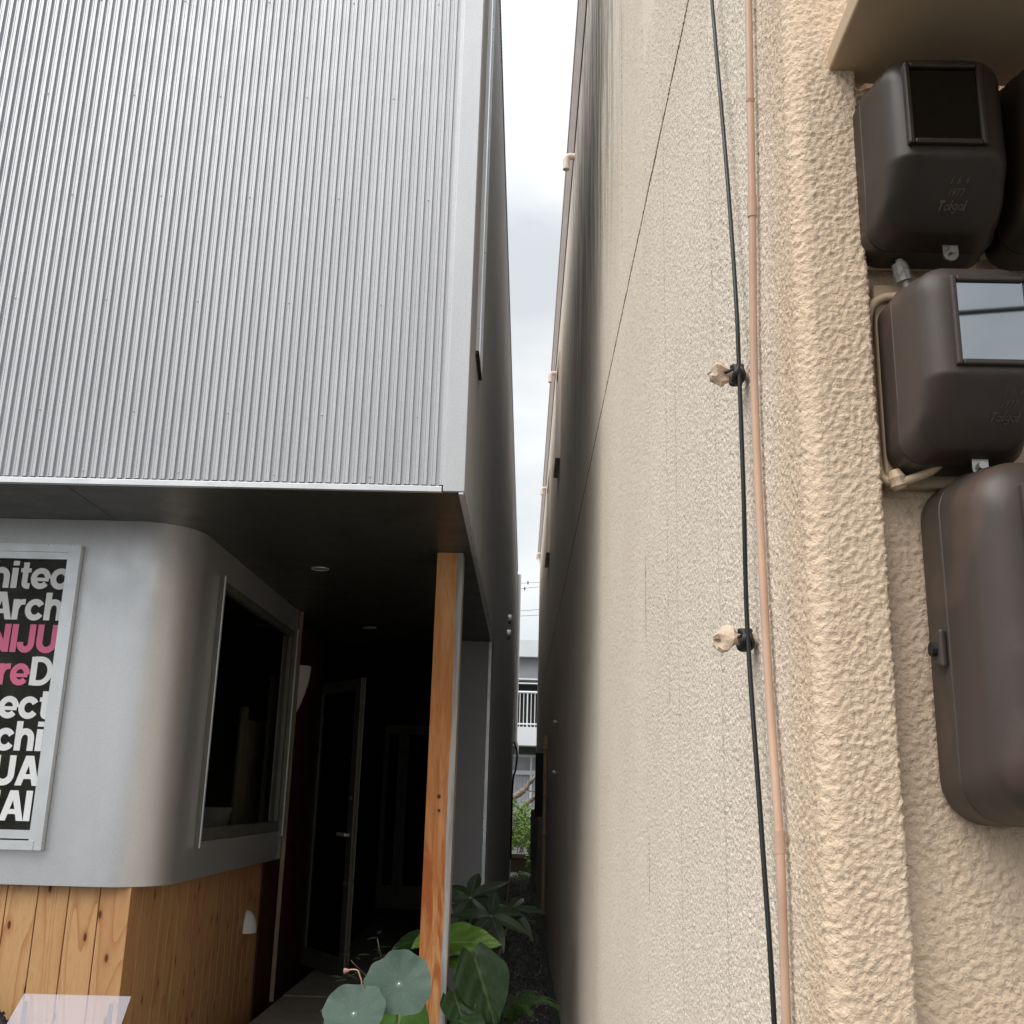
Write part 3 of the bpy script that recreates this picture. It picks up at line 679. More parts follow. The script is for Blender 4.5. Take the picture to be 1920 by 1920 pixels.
def smoothpts(p, n=8):
    p = [Vector(q) for q in p]; out_ = []
    for i in range(len(p) - 1):
        a, b, c, d_ = p[max(i - 1, 0)], p[i], p[i + 1], p[min(i + 2, len(p) - 1)]
        for j in range(n):
            t = j / n; out_.append(.5 * ((2 * b) + (c - a) * t + (2 * a - 5 * b + 4 * c - d_) * t * t + (3 * b - a - 3 * c + d_) * t ** 3))
    out_.append(p[-1]); return out_
m = MB(); m.tube(smoothpts([(.272, 1.60, 3.4), (.276, 1.471, 2.722), (.2785, 1.400, 2.35), (.2785, 1.364, 2.13), (.2785, 1.3585, 2.029), (.2785, 1.354, 1.85), (.2785, 1.3565, 1.664), (.278, 1.31, 1.421), (.278, 1.277, 1.221), (.279, 1.25, .8), (.279, 1.24, .02)]), .0031, 10)
o = m.build('black_cable', M_CAB, smooth='all'); tag(o, 'thin black cable strung down the stucco wall, tied to two pegs', 'cable')
def wx(y): return .295 - .005 * (y - 1)
cp = [(wx(1.24) - .005, 1.205, 3.4), (wx(1.24) - .005, 1.222, 2.95), (.2835, 1.243, 2.513), (.284, 1.268, 2.215), (.284, 1.293, 1.948), (.2845, 1.276, 1.608), (.2835, 1.244, 1.412), (.284, 1.246, 1.23), (.284, 1.25, .6), (.284, 1.25, .02)]
cond = empty('conduit', (.285, 1.25, 0), 'salmon pink plastic conduit running down the stucco wall beside the black cable', 'conduit')
m = MB(); m.tube(smoothpts(cp), .0052, 12); m.build('conduit_pipe', M_BEIGE2, cond, smooth='all')
for p_, q_ in (((.2837, 1.266, 2.235), (.2838, 1.269, 2.205)), ((.2835, 1.2435, 1.425), (.2836, 1.244, 1.400)), ((.2835, 1.252, 2.375), (.2835, 1.254, 2.371))):
    m = MB(); m.tube([p_, q_], .0063, 14); m.build('pipe_coupling', M_BEIGE2, cond, smooth=40)

# ------------------------------------------------------------------ electricity meters
def meter(root, x0, x1, z0, z1, yb, yf, crease, mt, rc=.026, re=.028, drop=.30, seam=.36):
    N = 200; rings = []
    cx, cz = (x0 + x1) / 2, (z0 + z1) / 2
    def outline(inset, r):
        hx_, hz_ = (x1 - x0) / 2 - inset, (z1 - z0) / 2 - inset; r = min(r, hx_ * .98, hz_ * .98); pts = []
        per = [(hx_ - r, hz_ - r, 0), (-hx_ + r, hz_ - r, 90), (-hx_ + r, -hz_ + r, 180), (hx_ - r, -hz_ + r, 270)]
        k = N // 4
        for ax, az, a0 in per:
            for i in range(k):
                t = R(a0 + 90 * i / (k - 1)); pts.append((ax + r * math.cos(t), az + r * math.sin(t)))
        pts.append(pts[0]); cum = [0]
        for a_, b_ in zip(pts[:-1], pts[1:]): cum.append(cum[-1] + math.dist(a_, b_))
        res = []; j = 0
        for i in range(N):
            s_ = cum[-1] * i / N
            while cum[j + 1] < s_: j += 1
            u = (s_ - cum[j]) / max(1e-9, cum[j + 1] - cum[j]); res.append((pts[j][0] + (pts[j + 1][0] - pts[j][0]) * u, pts[j][1] + (pts[j + 1][1] - pts[j][1]) * u))
        return res
    D = yb - yf; secs = []
    for t in (0, .1, .2, seam - .02): secs.append((t * D, t * .004, rc))
    secs += [(seam * D - .0008, seam * .004 + .003, rc), (seam * D + .0008, seam * .004 + .003, rc), ((seam + .02) * D, seam * .004 - .0006, rc)]
    for t in (.5, .62): secs.append((t * D, t * .008, rc))
    base_in = .007
    for i in range(0, 9):
        t = i / 8 * PI / 2; secs.append((D - re + re * math.sin(t), base_in + re * (1 - math.cos(t)), max(.006, rc + .004 - re * (1 - math.cos(t)) * .5)))
    for s_ in secs: rings.append((s_[0], outline(s_[1], s_[2])))
    last = rings[-1][1]
    for q in (.97, .93, .88, .82, .76, .7, .63, .56, .49, .42, .35, .28, .21, .14, .07, .01): rings.append((D, [(p[0] * q, p[1] * q) for p in last]))
    v = []; f = []
    for dd, pts in rings:
        for px_, pz_ in pts:
            z_ = cz + pz_; gg = 1
            if z_ < crease:
                u = (crease - z_) / (crease - z0); gg = 1 - drop * min(1, u) ** 1.05 * (dd / D)
            v.append((cx + px_, yb - dd * gg, z_))
    for i in range(len(rings) - 1):
        for k in range(N): f.append((i * N + k, i * N + (k + 1) % N, (i + 1) * N + (k + 1) % N, (i + 1) * N + k))
    m = MB(); m.add(v, f); o = m.build('meter_cover', mt, root, smooth=50)
    return o
def meter_window(root, x0, x1, z0, z1, y, mt, pane, fr=.006):
    m = MB()
    for a, b, c, d_ in ((x0 - fr, x0, z0 - fr, z1 + fr), (x1, x1 + fr, z0 - fr, z1 + fr), (x0 + .0001, x1 - .0001, z1, z1 + fr), (x0 + .0001, x1 - .0001, z0 - fr, z0)):
        m.box(a, b, y - .0055, y + .01, c, d_)
    o = m.build('window_frame', mt, root, bevel=.0018)
    m = MB(); m.box(x0, x1, y - .0012, y + .004, z0, z1); m.build('window_pane', pane, o)
def lug(root, x, y, z):
    m = MB(); poly = [(x - .0085, z + .012), (x + .0085, z + .012)] + [(x + .0085 * math.cos(t), z - .004 + .0085 * math.sin(t)) for t in [-PI * i / 10 for i in range(11)]]
    m.prism(poly, y, y + .003); o = m.build('fixing_lug', M_METAL, root)
    m = MB(); m.tube([(x, y - .006, z - .002), (x, y, z - .002)], .0042, 8); m.build('fixing_screw', M_METAL, o)
G = 'brown meter housings on the recessed stucco wall'
def mk(loc, label): return empty('electric_meter', loc, label, 'electric meter', G)
m1 = mk((.44, 1.13, 2.03), 'dark brown upper meter housing under the canopy with a dark square window')
m = MB(); m.box(.3660, .507, 1.119, 1.126, 2.052, 2.255); m.build('back_plate', M_BEIGE, m1, bevel=.003)
meter(m1, .3680, .512, 2.052, 2.262, 1.1185, 1.000, 2.124, M_METER, drop=.45); meter_window(m1, .398, .470, 2.140, 2.228, .9995, M_METER, M_MPANE2)
lug(m1, .457, 1.07, 2.050)
m2 = mk((.46, 1.12, 1.79), 'faded brown middle meter housing whose square window mirrors the bright sky')
meter(m2, .3875, .520, 1.803, 2.008, 1.1185, 1.000, 1.875, M_METER2, drop=.45); meter_window(m2, .428, .497, 1.888, 1.974, .9995, M_METER2, M_MPANE)
lug(m2, .468, 1.07, 1.801)
m3 = mk((.50, 1.12, 1.43), 'largest brown meter housing, lowest on the wall with a rounded top')
meter(m3, .4235, .62, 1.437, 1.796, 1.130, .990, 1.52, M_METER2, rc=.045, re=.04, drop=.05); meter_window(m3, .474, .580, 1.63, 1.750, .9895, M_METER2, M_MPANE)
m = MB(); m.prism([(1.085, 1.630), (1.108, 1.622), (1.116, 1.610), (1.108, 1.598), (1.085, 1.590)], .4165, .4245, 'x'); o = m.build('latch', M_METER2, m3, bevel=.003)
m = MB(); m.tube([(.4115, 1.097, 1.610), (.420, 1.097, 1.610)], .0075, 12); m.build('latch_bolt', M_BLACK, o)
m4 = mk((.57, 1.13, 2.03), 'dark brown meter housing at the right picture edge, next to the upper meter')
m = MB(); m.box(.5105, .64, 1.119, 1.126, 2.068, 2.255); m.build('back_plate', M_BEIGE, m4, bevel=.003)
meter(m4, .5165, .64, 2.052, 2.262, 1.1185, 1.000, 2.124, M_METER, drop=.45); meter_window(m4, .536, .60, 2.141, 2.224, .9995, M_METER, M_MPANE2)
def emboss(root, xc, zt, mt, word, slope):
    m = MB(); yq = .985
    def yy(z, crease, z0, D=.1185, drop=.45): u = (crease - z) / (crease - z0); return 1.1185 - D * (1 - drop * u ** 1.05)
    for s_, w_, z, h in (('1 6 4', .030, zt, .0062), ('1977', .022, zt - .0105, .0066), (word, .030, zt - .0225, .0085)):
        mb = MB(); text(mb, s_, xc + w_ * .5 + .006, z, h, 0, 1.0, .3, .0, .0003)
        # lay the strokes on the sloping lower face
        mb.v = [(x, yy(z_, root['crease'], root['z0']) - .0009 + y, z_) for x, y, z_ in mb.v]
        m.add(mb.v, mb.f)
    m.build('embossed_lettering', mt, root, fixn=False)
M_EMB = simple('embossed_brown', (.10, .078, .066), .35)
m1['crease'] = 2.124; m1['z0'] = 2.052; emboss(m1, .438, 2.099, M_EMB, 'Taigai', 0); del m1['crease']; del m1['z0']
m2['crease'] = 1.875; m2['z0'] = 1.803; emboss(m2, .470, 1.856, M_EMB, 'Taigai', 0); del m2['crease']; del m2['z0']
# painted board behind the middle meter
m = MB(); m.box(.3865, .62, 1.122, 1.1345, 1.790, 2.034); o = m.build('mounting_board', M_BEIGE, bevel=.003)
tag(o, 'beige-painted board mounted behind the middle brown meter', 'board')
sc_ = empty('service_cable', (.38, 1.11, 1.79), 'paint-covered service cable looping down left of the middle meter', 'cable')
m = MB(); m.tube(smoothpts([(.428, 1.10, 2.012), (.412, 1.112, 2.014), (.396, 1.117, 2.014), (.383, 1.118, 2.005), (.3775, 1.120, 1.985), (.3765, 1.121, 1.94), (.3775, 1.121, 1.86), (.3785, 1.121, 1.815), (.383, 1.117, 1.797), (.400, 1.110, 1.793), (.425, 1.10, 1.801), (.436, 1.09, 1.81)]), .0052, 10)
m.build('painted_cable', M_BEIGE, sc_, smooth='all')
m = MB(); m.tube(smoothpts([(.410, 1.095, 2.075), (.411, 1.100, 2.055), (.413, 1.105, 2.040), (.421, 1.105, 2.018)]), [.0045] * 25, 10); m.build('cable_end', M_TAPE, sc_, smooth='all')
rg = random.Random(5)
for (p, q, r_) in (((.411, 1.103, 2.050), (.417, 1.106, 2.030), .0085), ((.392, 1.112, 1.806), (.398, 1.112, 1.784), .009)):
    m = MB(); pts = [Vector(p).lerp(Vector(q), i / 5) for i in range(6)]; m.tube(pts, [r_ * rg.uniform(.7, 1.15) for _ in pts], 10); m.build('taped_joint', M_TAPE if r_ < .0088 else M_BEIGE, sc_, smooth=30)

# ------------------------------------------------------------------ small fittings deep in the passage
for z, lb in ((2.094, 'small pale clip bolted on the dark stucco wall, upper of two'), (1.677, 'small pale clip bolted on the dark stucco wall, lower of two')):
    m = MB(); y = 9.3; x = wx(y)
    m.box(x - .012, x, y - .10, y + .10, z - .008, z + .008)
    for dy in (-.06, 0, .06): m.tube([(x - .012, y + dy, z + .004), (x - .03, y + dy, z + .006)], .014, 8)
    tag(m.build('wall_clip', M_WHITE, bevel=.003), lb, 'wall clip', 'pale clips on the passage wall')
m = MB(); x = wx(12.1); m.tube([(x - .03, 12.1, 2.15), (x - .03, 12.1, .3)], .02, 10)
for z in (2.0, 1.5, 1.1): m.box(x - .05, x, 12.06, 12.14, z, z + .02)
tag(m.build('wall_pipe', M_BEIGE), 'slim vertical pipe clamped on the dark stucco wall deep in the gap', 'pipe')
m = MB(); x = wx(14); m.box(x - .11, x, 13.9, 14.3, 1.25, 2.04); tag(m.build('utility_cabinet', M_BLACK, bevel=.01), 'tall black cabinet fixed on the stucco wall deep in the gap', 'cabinet')
ac = empty('outdoor_unit', (.18, 18.6, 0), 'grey louvred outdoor unit standing in front of the shrubs at the end of the gap', 'air conditioner')
m = MB(); m.box(.10, .20, 18.4, 19.1, .5, 1.3); m.build('unit_case', M_HORN, ac, bevel=.01)
for k in range(24):
    if k == 0: l0 = None
m = MB()
for k in range(24): m.box(.102, .198, 18.385, 18.399, .54 + k * .031, .556 + k * .031)
m.build('louvre_grille', M_HORN, ac)
m = MB(); m.box(.12, .19, 18.45, 19.05, 0, .499); m.build('unit_stand', M_HORN, ac)
# dark cable hanging from the far end of the left wall
m = MB(); m.tube(smoothpts([(XL + .03, 20.5, 2.5), (XL + .10, 20.5, 2.3), (XL + .08, 20.5, 2.0), (XL + .03, 20.5, 1.7), (XL + .03, 20.5, .4)]), .018, 8)
tag(m.build('drooping_hose', M_BLACK, smooth='all'), 'dark hose sagging down the far end of the left metal wall', 'hose')
m = MB(); m.tube([(-.20, 12, .02), (-.155, 12.1, .62)], .009, 8); tag(m.build('garden_stake', M_BEIGE), 'thin slanting stake standing in the gravel behind the plants', 'stake')

# ------------------------------------------------------------------ far building
apt = empty('apartment_building', (0, 37.5, 0), 'pale apartment block with a railed balcony, seen at the end of the gap', 'building')
m = MB(); m.box(-6, 6, 37.5, 38, 0, 5.40); m.build('rear_wall', simple('balcony_wall', (.035, .033, .034), .8), apt)
m = MB(); m.box(-6, 6, 36, 44, 6.12, 6.68); m.build('parapet', M_CONCW, apt)
m = MB(); m.box(-6, 6, 36.3, 44, 5.42, 6.119); m.build('lintel', M_CONCG, apt)
m = MB(); m.box(-6, 6, 36, 37.5, 3.19, 3.79); m.build('balcony_slab', M_CONCW, apt)
m = MB(); m.box(-6, 6, 37.0, 37.49, 2.95, 3.18); m.build('beam', simple('dark_beam', (.06, .065, .05), .8), apt)
m = MB()
for z in (5.37, 5.23): m.tube([(-6, 36.1, z), (6, 36.1, z)], .025, 8)
for z, r_ in ((4.94, .04), (3.89, .025)): m.tube([(-6, 36.1, z), (6, 36.1, z)], r_, 8)
ral = m.build('railing', M_WHITE, apt)
for i in range(-24, 25):
    x = -.0 + i * .125
    if -1.5 < x < 1.5:
        m = MB(); m.tube([(x, 36.1, 3.79), (x, 36.1, 4.93)], .013 if i % 4 else .022, 8); m.build('baluster', M_WHITE, ral)
m = MB(); m.box(-.42, -.32, 36.2, 36.35, 3.79, 5.41); m.build('red_pillar', M_REDP, apt)
m = MB(); m.box(-6, 6, 37.3, 37.49, 2.86, 2.949); m.box(-6, 6, 37.32, 37.44, 2.28, 2.42); m.box(.13, .21, 37.325, 37.435, .9, 2.279); m.box(.13, .21, 37.325, 37.435, 2.421, 2.859)
m.box(-1.07, -.99, 37.325, 37.435, .9, 2.279); m.box(-1.07, -.99, 37.325, 37.435, 2.421, 2.859)
wo = m.build('window', M_WHITE, apt)
v = []; f = []; n = 200
for i in range(n):
    x = -3 + 6 * i / n; yy_ = 37.46 + .02 * math.sin(x * 42 + math.sin(x * 9)); v += [(x, yy_, .9), (x, yy_, 2.86)]
    if i: f.append((2 * i - 2, 2 * i, 2 * i + 1, 2 * i - 1))
m = MB(); m.add(v, f); m.build('curtain', M_CURTW, wo, smooth='all', fixn=False)

# pruned tree with slanting limb, shrubs, planter
def leaf_cloud(mb, c, rad, n, size, rg, flat=1):
    for i in range(n):
        d_ = Vector((rg.gauss(0, 1), rg.gauss(0, 1), rg.gauss(0, 1))).normalized() * rad * rg.random() ** .4
        p = Vector(c) + Vector((d_.x, d_.y, d_.z * flat)); a = Vector((rg.gauss(0, 1), rg.gauss(0, 1), rg.gauss(0, .6))).normalized(); b = a.cross(Vector((rg.gauss(0, 1), rg.gauss(0, 1), rg.gauss(0, 1)))).normalized()
        s_ = size * rg.uniform(.6, 1.3)
        mb.add([p - a * s_, p + b * s_ * .45, p + a * s_, p - b * s_ * .45], [(0, 1, 2, 3)])
rg = random.Random(11)
tr = empty('pruned_tree', (-.9, 30, 0), 'pruned tree with a thick slanting bare limb crossing the white curtains', 'tree')
m = MB(); m.tube([(-.95, 30, 0), (-.8, 30, .8), (-.55, 30, 1.35)], [.16, .13, .11], 12); m.build('trunk', M_BARK, tr, smooth='all')
m = MB(); m.tube(smoothpts([(-.56, 30, 1.36), (-.32, 30, 1.52), (-.15, 30, 1.62), (.02, 30, 1.78), (.10, 30, 1.93)]), [.10] * 9 + [.085] * 12 + [.06] * 12, 10); m.tube([(.08, 30, 1.88), (.22, 30, 2.02), (.4, 30, 2.3)], [.06, .05, .03], 8)
m.tube([(.0, 30, 1.74), (.12, 30.02, 1.69), (.6, 30, 1.70)], .022, 6); m.tube([(-.3, 30.3, .9), (.0, 30.3, 1.3), (.3, 30.3, 1.58), (.7, 30.3, 1.9)], .06, 8)
m.build('limb', M_BARK, tr, smooth='all')
sh = empty('shrub', (0, 27, 0), 'bright green leafy shrub filling the end of the gap', 'shrub')
m = MB()
for i in range(26): leaf_cloud(m, (rg.uniform(-.7, .8), rg.uniform(26.3, 27.6), rg.uniform(.35, 1.28)), .24, 170, .045, rg)
m.build('foliage', M_IVY, sh, fixn=False)
m = MB()
for i in range(14): m.tube([(rg.uniform(-.5, .5), 27, 0), (rg.uniform(-.7, .7), rg.uniform(26.5, 27.4), 1.1)], [.012, .004], 5)
m.build('branches', M_BARK, sh)
sh = empty('climbing_shrub', (.25, 22.8, 0), 'low green creeper trailing down the planter onto the gravel', 'shrub')
m = MB()
for i in range(16): leaf_cloud(m, (rg.uniform(.11, .36), rg.uniform(22.2, 23.0), rg.uniform(.0, .5)), .09, 110, .035, rg)
for i in range(12): leaf_cloud(m, (rg.uniform(-.22, .34), rg.uniform(21.0, 22.6), rg.uniform(.0, .04)), .12, 90, .032, rg, .4)
m.build('foliage', M_IVY, sh, fixn=False)
m = MB(); m.box(-.5, .55, 23.3, 23.36, .28, .36); m.box(-.5, .55, 23.37, 23.4, 0, .28); m.box(-.5, .55, 23.361, 24.2, .28, .33)
tag(m.build('planter_bench', M_PLANK), 'weathered brown plank bench in front of the bright green shrub', 'bench')
# wires far away and behind the camera
pl = empty('power_line', (0, 60, 0), 'thin power wires with small insulators crossing the sky low in the gap', 'power line')
m = MB()
for z0, z1 in ((13.40, 13.49), (13.06, 13.24), (11.79, 11.92), (11.5, 11.6)): m.tube([(-40, 60, z0 - 1.5), (-.8, 60, z0), (.55, 60, z1), (40, 60, z1 + 1.5)], .012, 5)
m.build('wire', M_CAB, pl)
for x, z in ((-.126, 13.45), (-.60, 13.08), (-.30, 13.10)):
    m = MB(); m.tube([(x, 60, z - .09), (x, 60, z + .10)], .035, 8); m.build('insulator', M_CAB, pl)
m = MB(); m.tube([(-30, -6, 5.9), (0, -6, 5.10), (2.6, -6, 5.28), (3.4, -6, 5.36), (4.2, -6, 5.44), (30, -6, 7.5)], .022, 6)
tag(m.build('street_wire', M_CAB), 'single overhead wire across the street, mirrored in the middle meter window', 'overhead wire')

# ------------------------------------------------------------------ things behind the side window
m = MB(); v = []; f = []
for i in range(90):
    y = 6.50 + .75 * i / 90; x = -1.72 + .025 * math.sin(i * .9); v += [(x, y, 1.24), (x, y, 1.88 if i > 12 else 1.95)]
    if i: f.append((2 * i - 2, 2 * i, 2 * i + 1, 2 * i - 1))
m.add(v, f); tag(m.build('folded_curtain', M_CURT, smooth='all', fixn=False), 'gathered tan curtain hanging inside the dark side window', 'curtain')
m = MB(); m.tube([(-1.64, 5.86, 1.2285), (-1.64, 5.86, 1.25), (-1.64, 5.86, 1.37)], [.045, .06, .085], 20); tag(m.build('bowl', M_POTW, smooth=40), 'pale bowl standing on the sill inside the dark side window', 'bowl')

# ------------------------------------------------------------------ front left: acrylic sheet and bicycle
ac2 = empty('acrylic_stand', (-1.5, 3.95, 0), 'translucent white acrylic sheet leaning before the pine boards', 'display stand')
m = MB(); v = [(-1.73, 4.0, .75), (-1.355, 4.0, .752), (-1.345, 3.85, .62), (-1.745, 3.85, .61)]
v2 = [(x, y + .004, z + .003) for x, y, z in v]; m.add(v + v2, [(0, 1, 2, 3), (7, 6, 5, 4), (0, 4, 5, 1), (1, 5, 6, 2), (2, 6, 7, 3), (3, 7, 4, 0)]); m.build('acrylic_sheet', M_ACRYL, ac2)
m = MB()
for x in (-1.72, -1.42): m.tube([(x, 4.0, .73), (x, 4.0, .0)], .008, 8); m.tube([(x, 3.86, .60), (x, 3.86, .0)], .008, 8)
m.build('stand_frame', M_METAL, ac2)
bike = empty('bicycle', (-2.6, 4.46, 0), 'black knobbly tyre of a parked bicycle at the lower left picture edge', 'bicycle')
def wheel(cx, cy, cz, r):
    m = MB(); ax = Vector((1, 0, 0)); n = 60
    pts = [(cx + r * math.cos(2 * PI * i / n), cy, cz + r * math.sin(2 * PI * i / n)) for i in range(n + 1)]
    m.tube(pts, .024, 10, cap=False)
    for i in range(n * 2):
        a = 2 * PI * i / (n * 2); rr = r + .025; c = Vector((cx + rr * math.cos(a), cy + (.008 if i % 2 else -.008), cz + rr * math.sin(a)))
        e1 = Vector((-math.sin(a), 0, math.cos(a))) * .006; e2 = Vector((0, .007, 0)); e3 = Vector((math.cos(a), 0, math.sin(a))) * .004
        v = [c + sx_ * e1 + sy_ * e2 + sz_ * e3 for sz_ in (-1, 1) for sy_ in (-1, 1) for sx_ in (-1, 1)]
        m.add(v, [(0, 2, 3, 1), (4, 5, 7, 6), (0, 1, 5, 4), (2, 6, 7, 3), (0, 4, 6, 2), (1, 3, 7, 5)])
    o = m.build('wheel', M_TYRE, bike, smooth=40)
    m = MB(); m.tube([(cx + (r - .03) * math.cos(2 * PI * i / n), cy, cz + (r - .03) * math.sin(2 * PI * i / n)) for i in range(n + 1)], .010, 8, cap=False); m.build('rim', M_METAL, o, smooth='all')
    m = MB()
    for i in range(24):
        a = 2 * PI * i / 24; m.tube([(cx, cy + (.02 if i % 2 else -.02), cz), (cx + (r - .03) * math.cos(a), cy, cz + (r - .03) * math.sin(a))], .001, 4)
    m.tube([(cx, cy - .04, cz), (cx, cy + .04, cz)], .018, 10); m.build('spokes', M_METAL, o)
wheel(-2.25, 4.46, .352, .325); wheel(-3.255, 4.46, .352, .325)
m = MB()
for a, b in (((-2.045, .345), (-2.20, .95)), ((-2.16, .80), (-2.75, .78)), ((-2.17, .70), (-2.62, .32)), ((-2.62, .32), (-2.78, .85)), ((-3.05, .345), (-2.62, .32)), ((-3.05, .345), (-2.76, .76))):
    m.tube([(a[0] - .205, 4.46, a[1]), (b[0] - .205, 4.46, b[1])], .015, 10)
m.build('frame', M_BLACK, bike, smooth=40)
m = MB(); m.tube([(-2.62, 4.27, 1.0), (-2.48, 4.36, 1.0), (-2.405, 4.46, .95), (-2.42, 4.50, 1.0), (-2.5, 4.57, 1.0)], .012, 8); m.build('handlebar', M_METAL, bike)
m = MB(); m.tube([(-3.1, 4.46, .90), (-2.98, 4.46, .91), (-2.82, 4.46, .90)], [.07, .055, .018], 12); m.build('saddle', M_BLACK, bike, smooth=40)

# ------------------------------------------------------------------ plants
def set_vein(o, vals):
    at = o.data.attributes.new('vein', 'FLOAT', 'POINT'); at.data.foreach_set('value', vals)
def leaf(root, base, dirv, nrm, L, W, m_, shape='lance', fold=.15, droop=.2, name='leaf', wave=.0, seed=0):
    """one blade: base point, direction of the midrib, face normal"""
    d_ = Vector(dirv).normalized(); nn = Vector(nrm); nn = (nn - d_ * nn.dot(d_)).normalized(); s_ = d_.cross(nn)
    nu, nv = 22, 12; v = []; f = []; vn = []; rg = random.Random(seed)
    for i in range(nu + 1):
        t = i / nu
        if shape == 'lance': hw = math.sin(PI * min(1, t * .97 + .03) ** .85) ** .9
        else:  # heart
            hw = (math.sin(PI * (.06 + .94 * t) ** .60) ** .8)
            hw = max(hw, 0)
        for j in range(-nv, nv + 1):
            q = j / nv; x = q * W * .5 * hw
            back = 0
            if shape == 'heart': back = -.24 * L * math.sin(PI * min(1, abs(q))) ** .8 * max(0, 1 - t * 2.4) - .0 * L
            al = t * L + back
            h = -fold * abs(x) * -1 * 1 - droop * L * (t ** 2) + wave * W * math.sin(t * 16 + q * 3) * abs(q) ** 1.5
            if shape == 'heart': h += .012 * W * math.cos((t * 9 - abs(q) * 3.5) * PI * .9) * (1 - abs(q) * .3)
            v.append(Vector(base) + d_ * al + s_ * x + nn * h)
            mid = max(0, 1 - abs(x) / (.012 * W + .0015)); lat = 0
            lat = max(0, 1 - abs(((t * 7 - abs(q) * 2.6) % 1) - .5) / .07) * .35
            vn.append(min(1, mid * .9 + lat * (1 - mid)))
    k = 2 * nv + 1
    for i in range(nu):
        for j in range(k - 1): f.append((i * k + j, i * k + j + 1, (i + 1) * k + j + 1, (i + 1) * k + j))
    m = MB(); m.add(v, f); o = m.build(name, m_, root, smooth='all', fixn=False); set_vein(o, vn); return o
def lotus(root, c, nrm, rad, seed):
    nn = Vector(nrm).normalized(); a = nn.cross(Vector((0, 0, 1))).normalized(); b = nn.cross(a)
    v = []; f = []; vn = []; nr, nk = 16, 96; rg = random.Random(seed); ph = [rg.random() * 6 for _ in range(4)]
    for i in range(nr + 1):
        t = (i / nr)
        for k in range(nk):
            th = 2 * PI * k / nk
            rr = rad * t * (1 + t * (.05 * math.sin(3 * th + ph[0]) + .045 * abs(math.sin(3.5 * th + ph[1])) + .02 * math.sin(11 * th + ph[2])))
            h = rad * (.10 * t ** 2 - .02 + t ** 3 * (.07 * math.sin(4 * th + ph[3]) + .03 * math.sin(9 * th + ph[1])))
            v.append(Vector(c) + a * rr * math.cos(th) + b * rr * math.sin(th) + nn * h)
            ve = max(0, 1 - abs(((th / (2 * PI) * 20 + .25 * math.sin(t * 5)) % 1) - .5) / .07) * .42 * (1 - t * .4) + .12 * max(0, t - .86) / .14
            vn.append(1.0 if t < .07 else ve)
    for i in range(nr):
        for k in range(nk): f.append((i * nk + k, i * nk + (k + 1) % nk, (i + 1) * nk + (k + 1) % nk, (i + 1) * nk + k))
    m = MB(); m.add(v, f); o = m.build('leaf', M_LOTUS, root, smooth='all', fixn=False); set_vein(o, vn)
    m = MB(); m.tube([Vector(c) + nn * .002, Vector(c) - nn * .002 + nn * .003], .0024, 10); m.build('leaf_navel', M_VINYL, o)
lp = empty('lotus_plant', (-.42, 3.36, 0), 'blue-green round lotus leaves with a pink drooping pod, in front of the timber post', 'potted plant')
lotus(lp, (-.361, 3.40, .916), (.10, -.80, .55), .096, 4)
lotus(lp, (-.478, 3.32, .846), (-.12, -.78, .60), .088, 9)
for p in (((-.361, 3.402, .915), (-.37, 3.46, .6), (-.40, 3.42, .2)), ((-.478, 3.322, .845), (-.46, 3.40, .55), (-.42, 3.40, .2))):
    m = MB(); m.tube(smoothpts(p), .0035, 8); m.build('leaf_stalk', M_STEM, lp, smooth='all')
m = MB(); m.tube(smoothpts([(-.515, 3.40, .9485), (-.505, 3.40, .951), (-.487, 3.40, .950), (-.478, 3.40, .935), (-.468, 3.40, .895), (-.45, 3.40, .7), (-.42, 3.42, .2)]), .0022, 8); m.build('flower_stalk', M_PSTEM, lp, smooth='all')
m = MB(); m.tube([(-.510, 3.40, .9487), (-.517, 3.40, .948), (-.524, 3.399, .947), (-.526, 3.399, .947)], [.003, .006, .0085, .0075], 12); m.build('seed_pod', M_POD, lp, smooth=40)
m = MB(); m.tube([(-.41, 3.42, 0), (-.41, 3.42, .02), (-.41, 3.42, .30), (-.41, 3.42, .305), (-.41, 3.42, .27)], [.13, .14, .19, .175, .165], 28); m.build('pot', M_POTB, lp, smooth=40)
def stalk(root, pts, r, m_=None):
    m = MB(); m.tube(smoothpts(pts), r, 8); m.build('stalk', m_ or M_STEM, root, smooth='all')
t1 = empty('taro_plant', (-.36, 5.45, 0), 'bright green taro-like leaf pointing right beside the timber post', 'plant')
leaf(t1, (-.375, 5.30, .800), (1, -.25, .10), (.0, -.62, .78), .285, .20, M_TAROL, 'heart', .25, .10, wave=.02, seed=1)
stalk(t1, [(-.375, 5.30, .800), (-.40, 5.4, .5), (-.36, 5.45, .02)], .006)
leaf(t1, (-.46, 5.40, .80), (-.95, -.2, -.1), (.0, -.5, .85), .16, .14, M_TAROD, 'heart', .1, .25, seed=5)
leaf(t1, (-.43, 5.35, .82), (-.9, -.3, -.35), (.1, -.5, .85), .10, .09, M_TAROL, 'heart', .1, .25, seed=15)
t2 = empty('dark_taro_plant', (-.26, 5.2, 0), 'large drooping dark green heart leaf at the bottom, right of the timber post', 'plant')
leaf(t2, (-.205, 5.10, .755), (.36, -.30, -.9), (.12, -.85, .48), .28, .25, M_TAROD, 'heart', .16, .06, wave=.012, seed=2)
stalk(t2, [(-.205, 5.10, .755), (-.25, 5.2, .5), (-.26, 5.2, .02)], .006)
leaf(t2, (-.29, 5.05, .62), (.3, -.5, -.6), (.1, -.6, .8), .17, .16, M_TAROD, 'heart', .1, .1, seed=8)
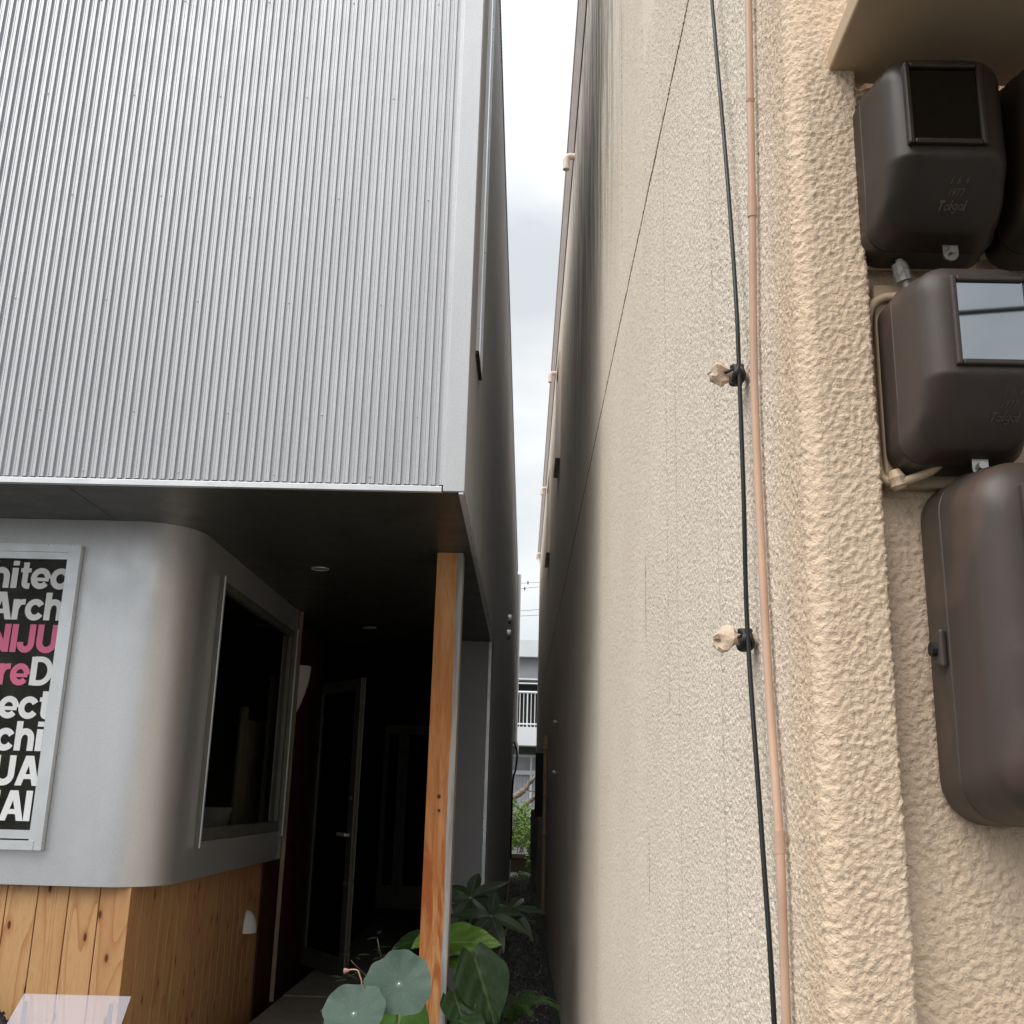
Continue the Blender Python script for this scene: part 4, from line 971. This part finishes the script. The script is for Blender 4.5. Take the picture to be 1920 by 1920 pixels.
leaf(t2, (-.26, 4.98, .53), (.9, -.5, -.3), (.1, -.6, .8), .15, .15, M_TAROD, 'heart', .1, .1, seed=8)
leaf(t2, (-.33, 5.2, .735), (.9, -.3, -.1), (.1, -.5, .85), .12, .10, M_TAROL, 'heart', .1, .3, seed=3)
cn = empty('broad_leaf_plant', (-.40, 3.66, 0), 'broad green leaf with a pale midrib hanging under the larger lotus leaf', 'plant')
leaf(cn, (-.372, 3.60, .845), (-.06, -.2, -.95), (-.1, -.9, .3), .30, .20, M_TAROL2, 'heart', .12, .05, seed=6)
stalk(cn, [(-.372, 3.60, .845), (-.39, 3.66, .5), (-.40, 3.66, .02)], .005)
pc = empty('pachira_plant', (-.24, 5.65, 0), 'dark palmate-leaved plant spreading over the gravel behind the taro', 'plant')
def palm(c, L, tilt, n, seed, up=(0, -.45, .9)):
    rg = random.Random(seed); nn = Vector(up).normalized(); a = nn.cross(Vector((0, 1, 0))).normalized(); b = nn.cross(a)
    for i in range(n):
        th = 2 * PI * i / n + rg.uniform(-.15, .15) + tilt; dv = a * math.cos(th) + b * math.sin(th)
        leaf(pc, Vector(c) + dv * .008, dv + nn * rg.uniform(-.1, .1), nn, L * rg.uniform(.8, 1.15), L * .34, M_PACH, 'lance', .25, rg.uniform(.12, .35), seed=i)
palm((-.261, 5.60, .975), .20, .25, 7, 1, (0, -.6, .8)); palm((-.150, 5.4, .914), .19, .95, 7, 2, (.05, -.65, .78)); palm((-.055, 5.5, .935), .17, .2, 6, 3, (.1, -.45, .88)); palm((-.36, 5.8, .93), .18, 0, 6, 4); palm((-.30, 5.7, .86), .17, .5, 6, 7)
for q_ in ((-.261, 5.60, .975), (-.150, 5.4, .914), (-.055, 5.5, .935), (-.36, 5.8, .93), (-.30, 5.7, .86)):
    stalk(pc, [q_, ((q_[0] - .24) / 2, 5.6, .55), (-.24, 5.65, .02)], .005)
def fern(base, n, L, seed, label):
    r = empty('fern', base, label, 'fern', 'ferns in the porch bed'); rg = random.Random(seed); bz = Vector(base)
    m = MB(); m.tube([(bz.x, bz.y, .01), bz + Vector((0, 0, .01))], [.02, .012], 8); m.build('crown', M_SOIL, r)
    for i in range(n):
        th = 2 * PI * i / n + rg.uniform(-.3, .3); h = Vector((math.cos(th), math.sin(th), 0)); l = L * rg.uniform(.8, 1.1)
        m = MB(); P_ = []
        for j in range(27):
            t = j / 26; P_.append(bz + h * l * t * .85 + Vector((0, 0, l * (1.35 * t - 1.05 * t * t))))
        m.tube(P_, .0018, 5)
        for j in range(2, 26):
            t = j / 26; tn = (P_[j + 1] - P_[j - 1]).normalized(); sd = tn.cross(Vector((0, 0, 1))).normalized(); pl_ = l * .20 * math.sin(PI * t ** .7) + .004
            for sg in (-1, 1):
                dv = (sd * sg + tn * .35).normalized(); q = P_[j]; w2 = tn * l * .010
                m.add([q - w2 * .5, q + dv * pl_ * .5 - w2 + Vector((0, 0, .002)), q + dv * pl_ + Vector((0, 0, -pl_ * .2)), q + dv * pl_ * .5 + w2 + Vector((0, 0, .002)), q + w2 * .6], [(0, 1, 2, 3, 4)])
        m.build('frond', M_FERN, r, fixn=False)
fern((-.05, 5.45, .42), 14, .30, 3, 'feathery fern over the gravel, right of the dark heart leaf')
fern((-.60, 4.5, .58), 11, .24, 5, 'small fern behind the lotus leaves by the door')
fern((-.02, 4.95, .30), 14, .32, 8, 'low fern at the bottom of the gap, nearest to the camera')
nd = empty('nandina_plant', (-.62, 5.2, 0), 'thin twiggy plant in the dark porch behind the lotus leaves', 'plant')
rg = random.Random(21)
for tip in ((-.66, 5.2, .82), (-.76, 5.1, .74), (-.58, 5.3, .76)):
    stalk(nd, [(-.60, 5.25, .02), (-.60, 5.25, .5), tip], .002, M_BARK)
    for k in range(9):
        a = rg.random() * 6.28; p = Vector(tip) + Vector((rg.gauss(0, .02), rg.gauss(0, .02), rg.uniform(-.10, .02)))
        leaf(nd, p, (math.cos(a), math.sin(a), rg.uniform(-.2, .6)), (0, -.4, 1), .055, .017, M_PACH, 'lance', .2, .2, seed=k)
sc.cycles.use_denoising = True
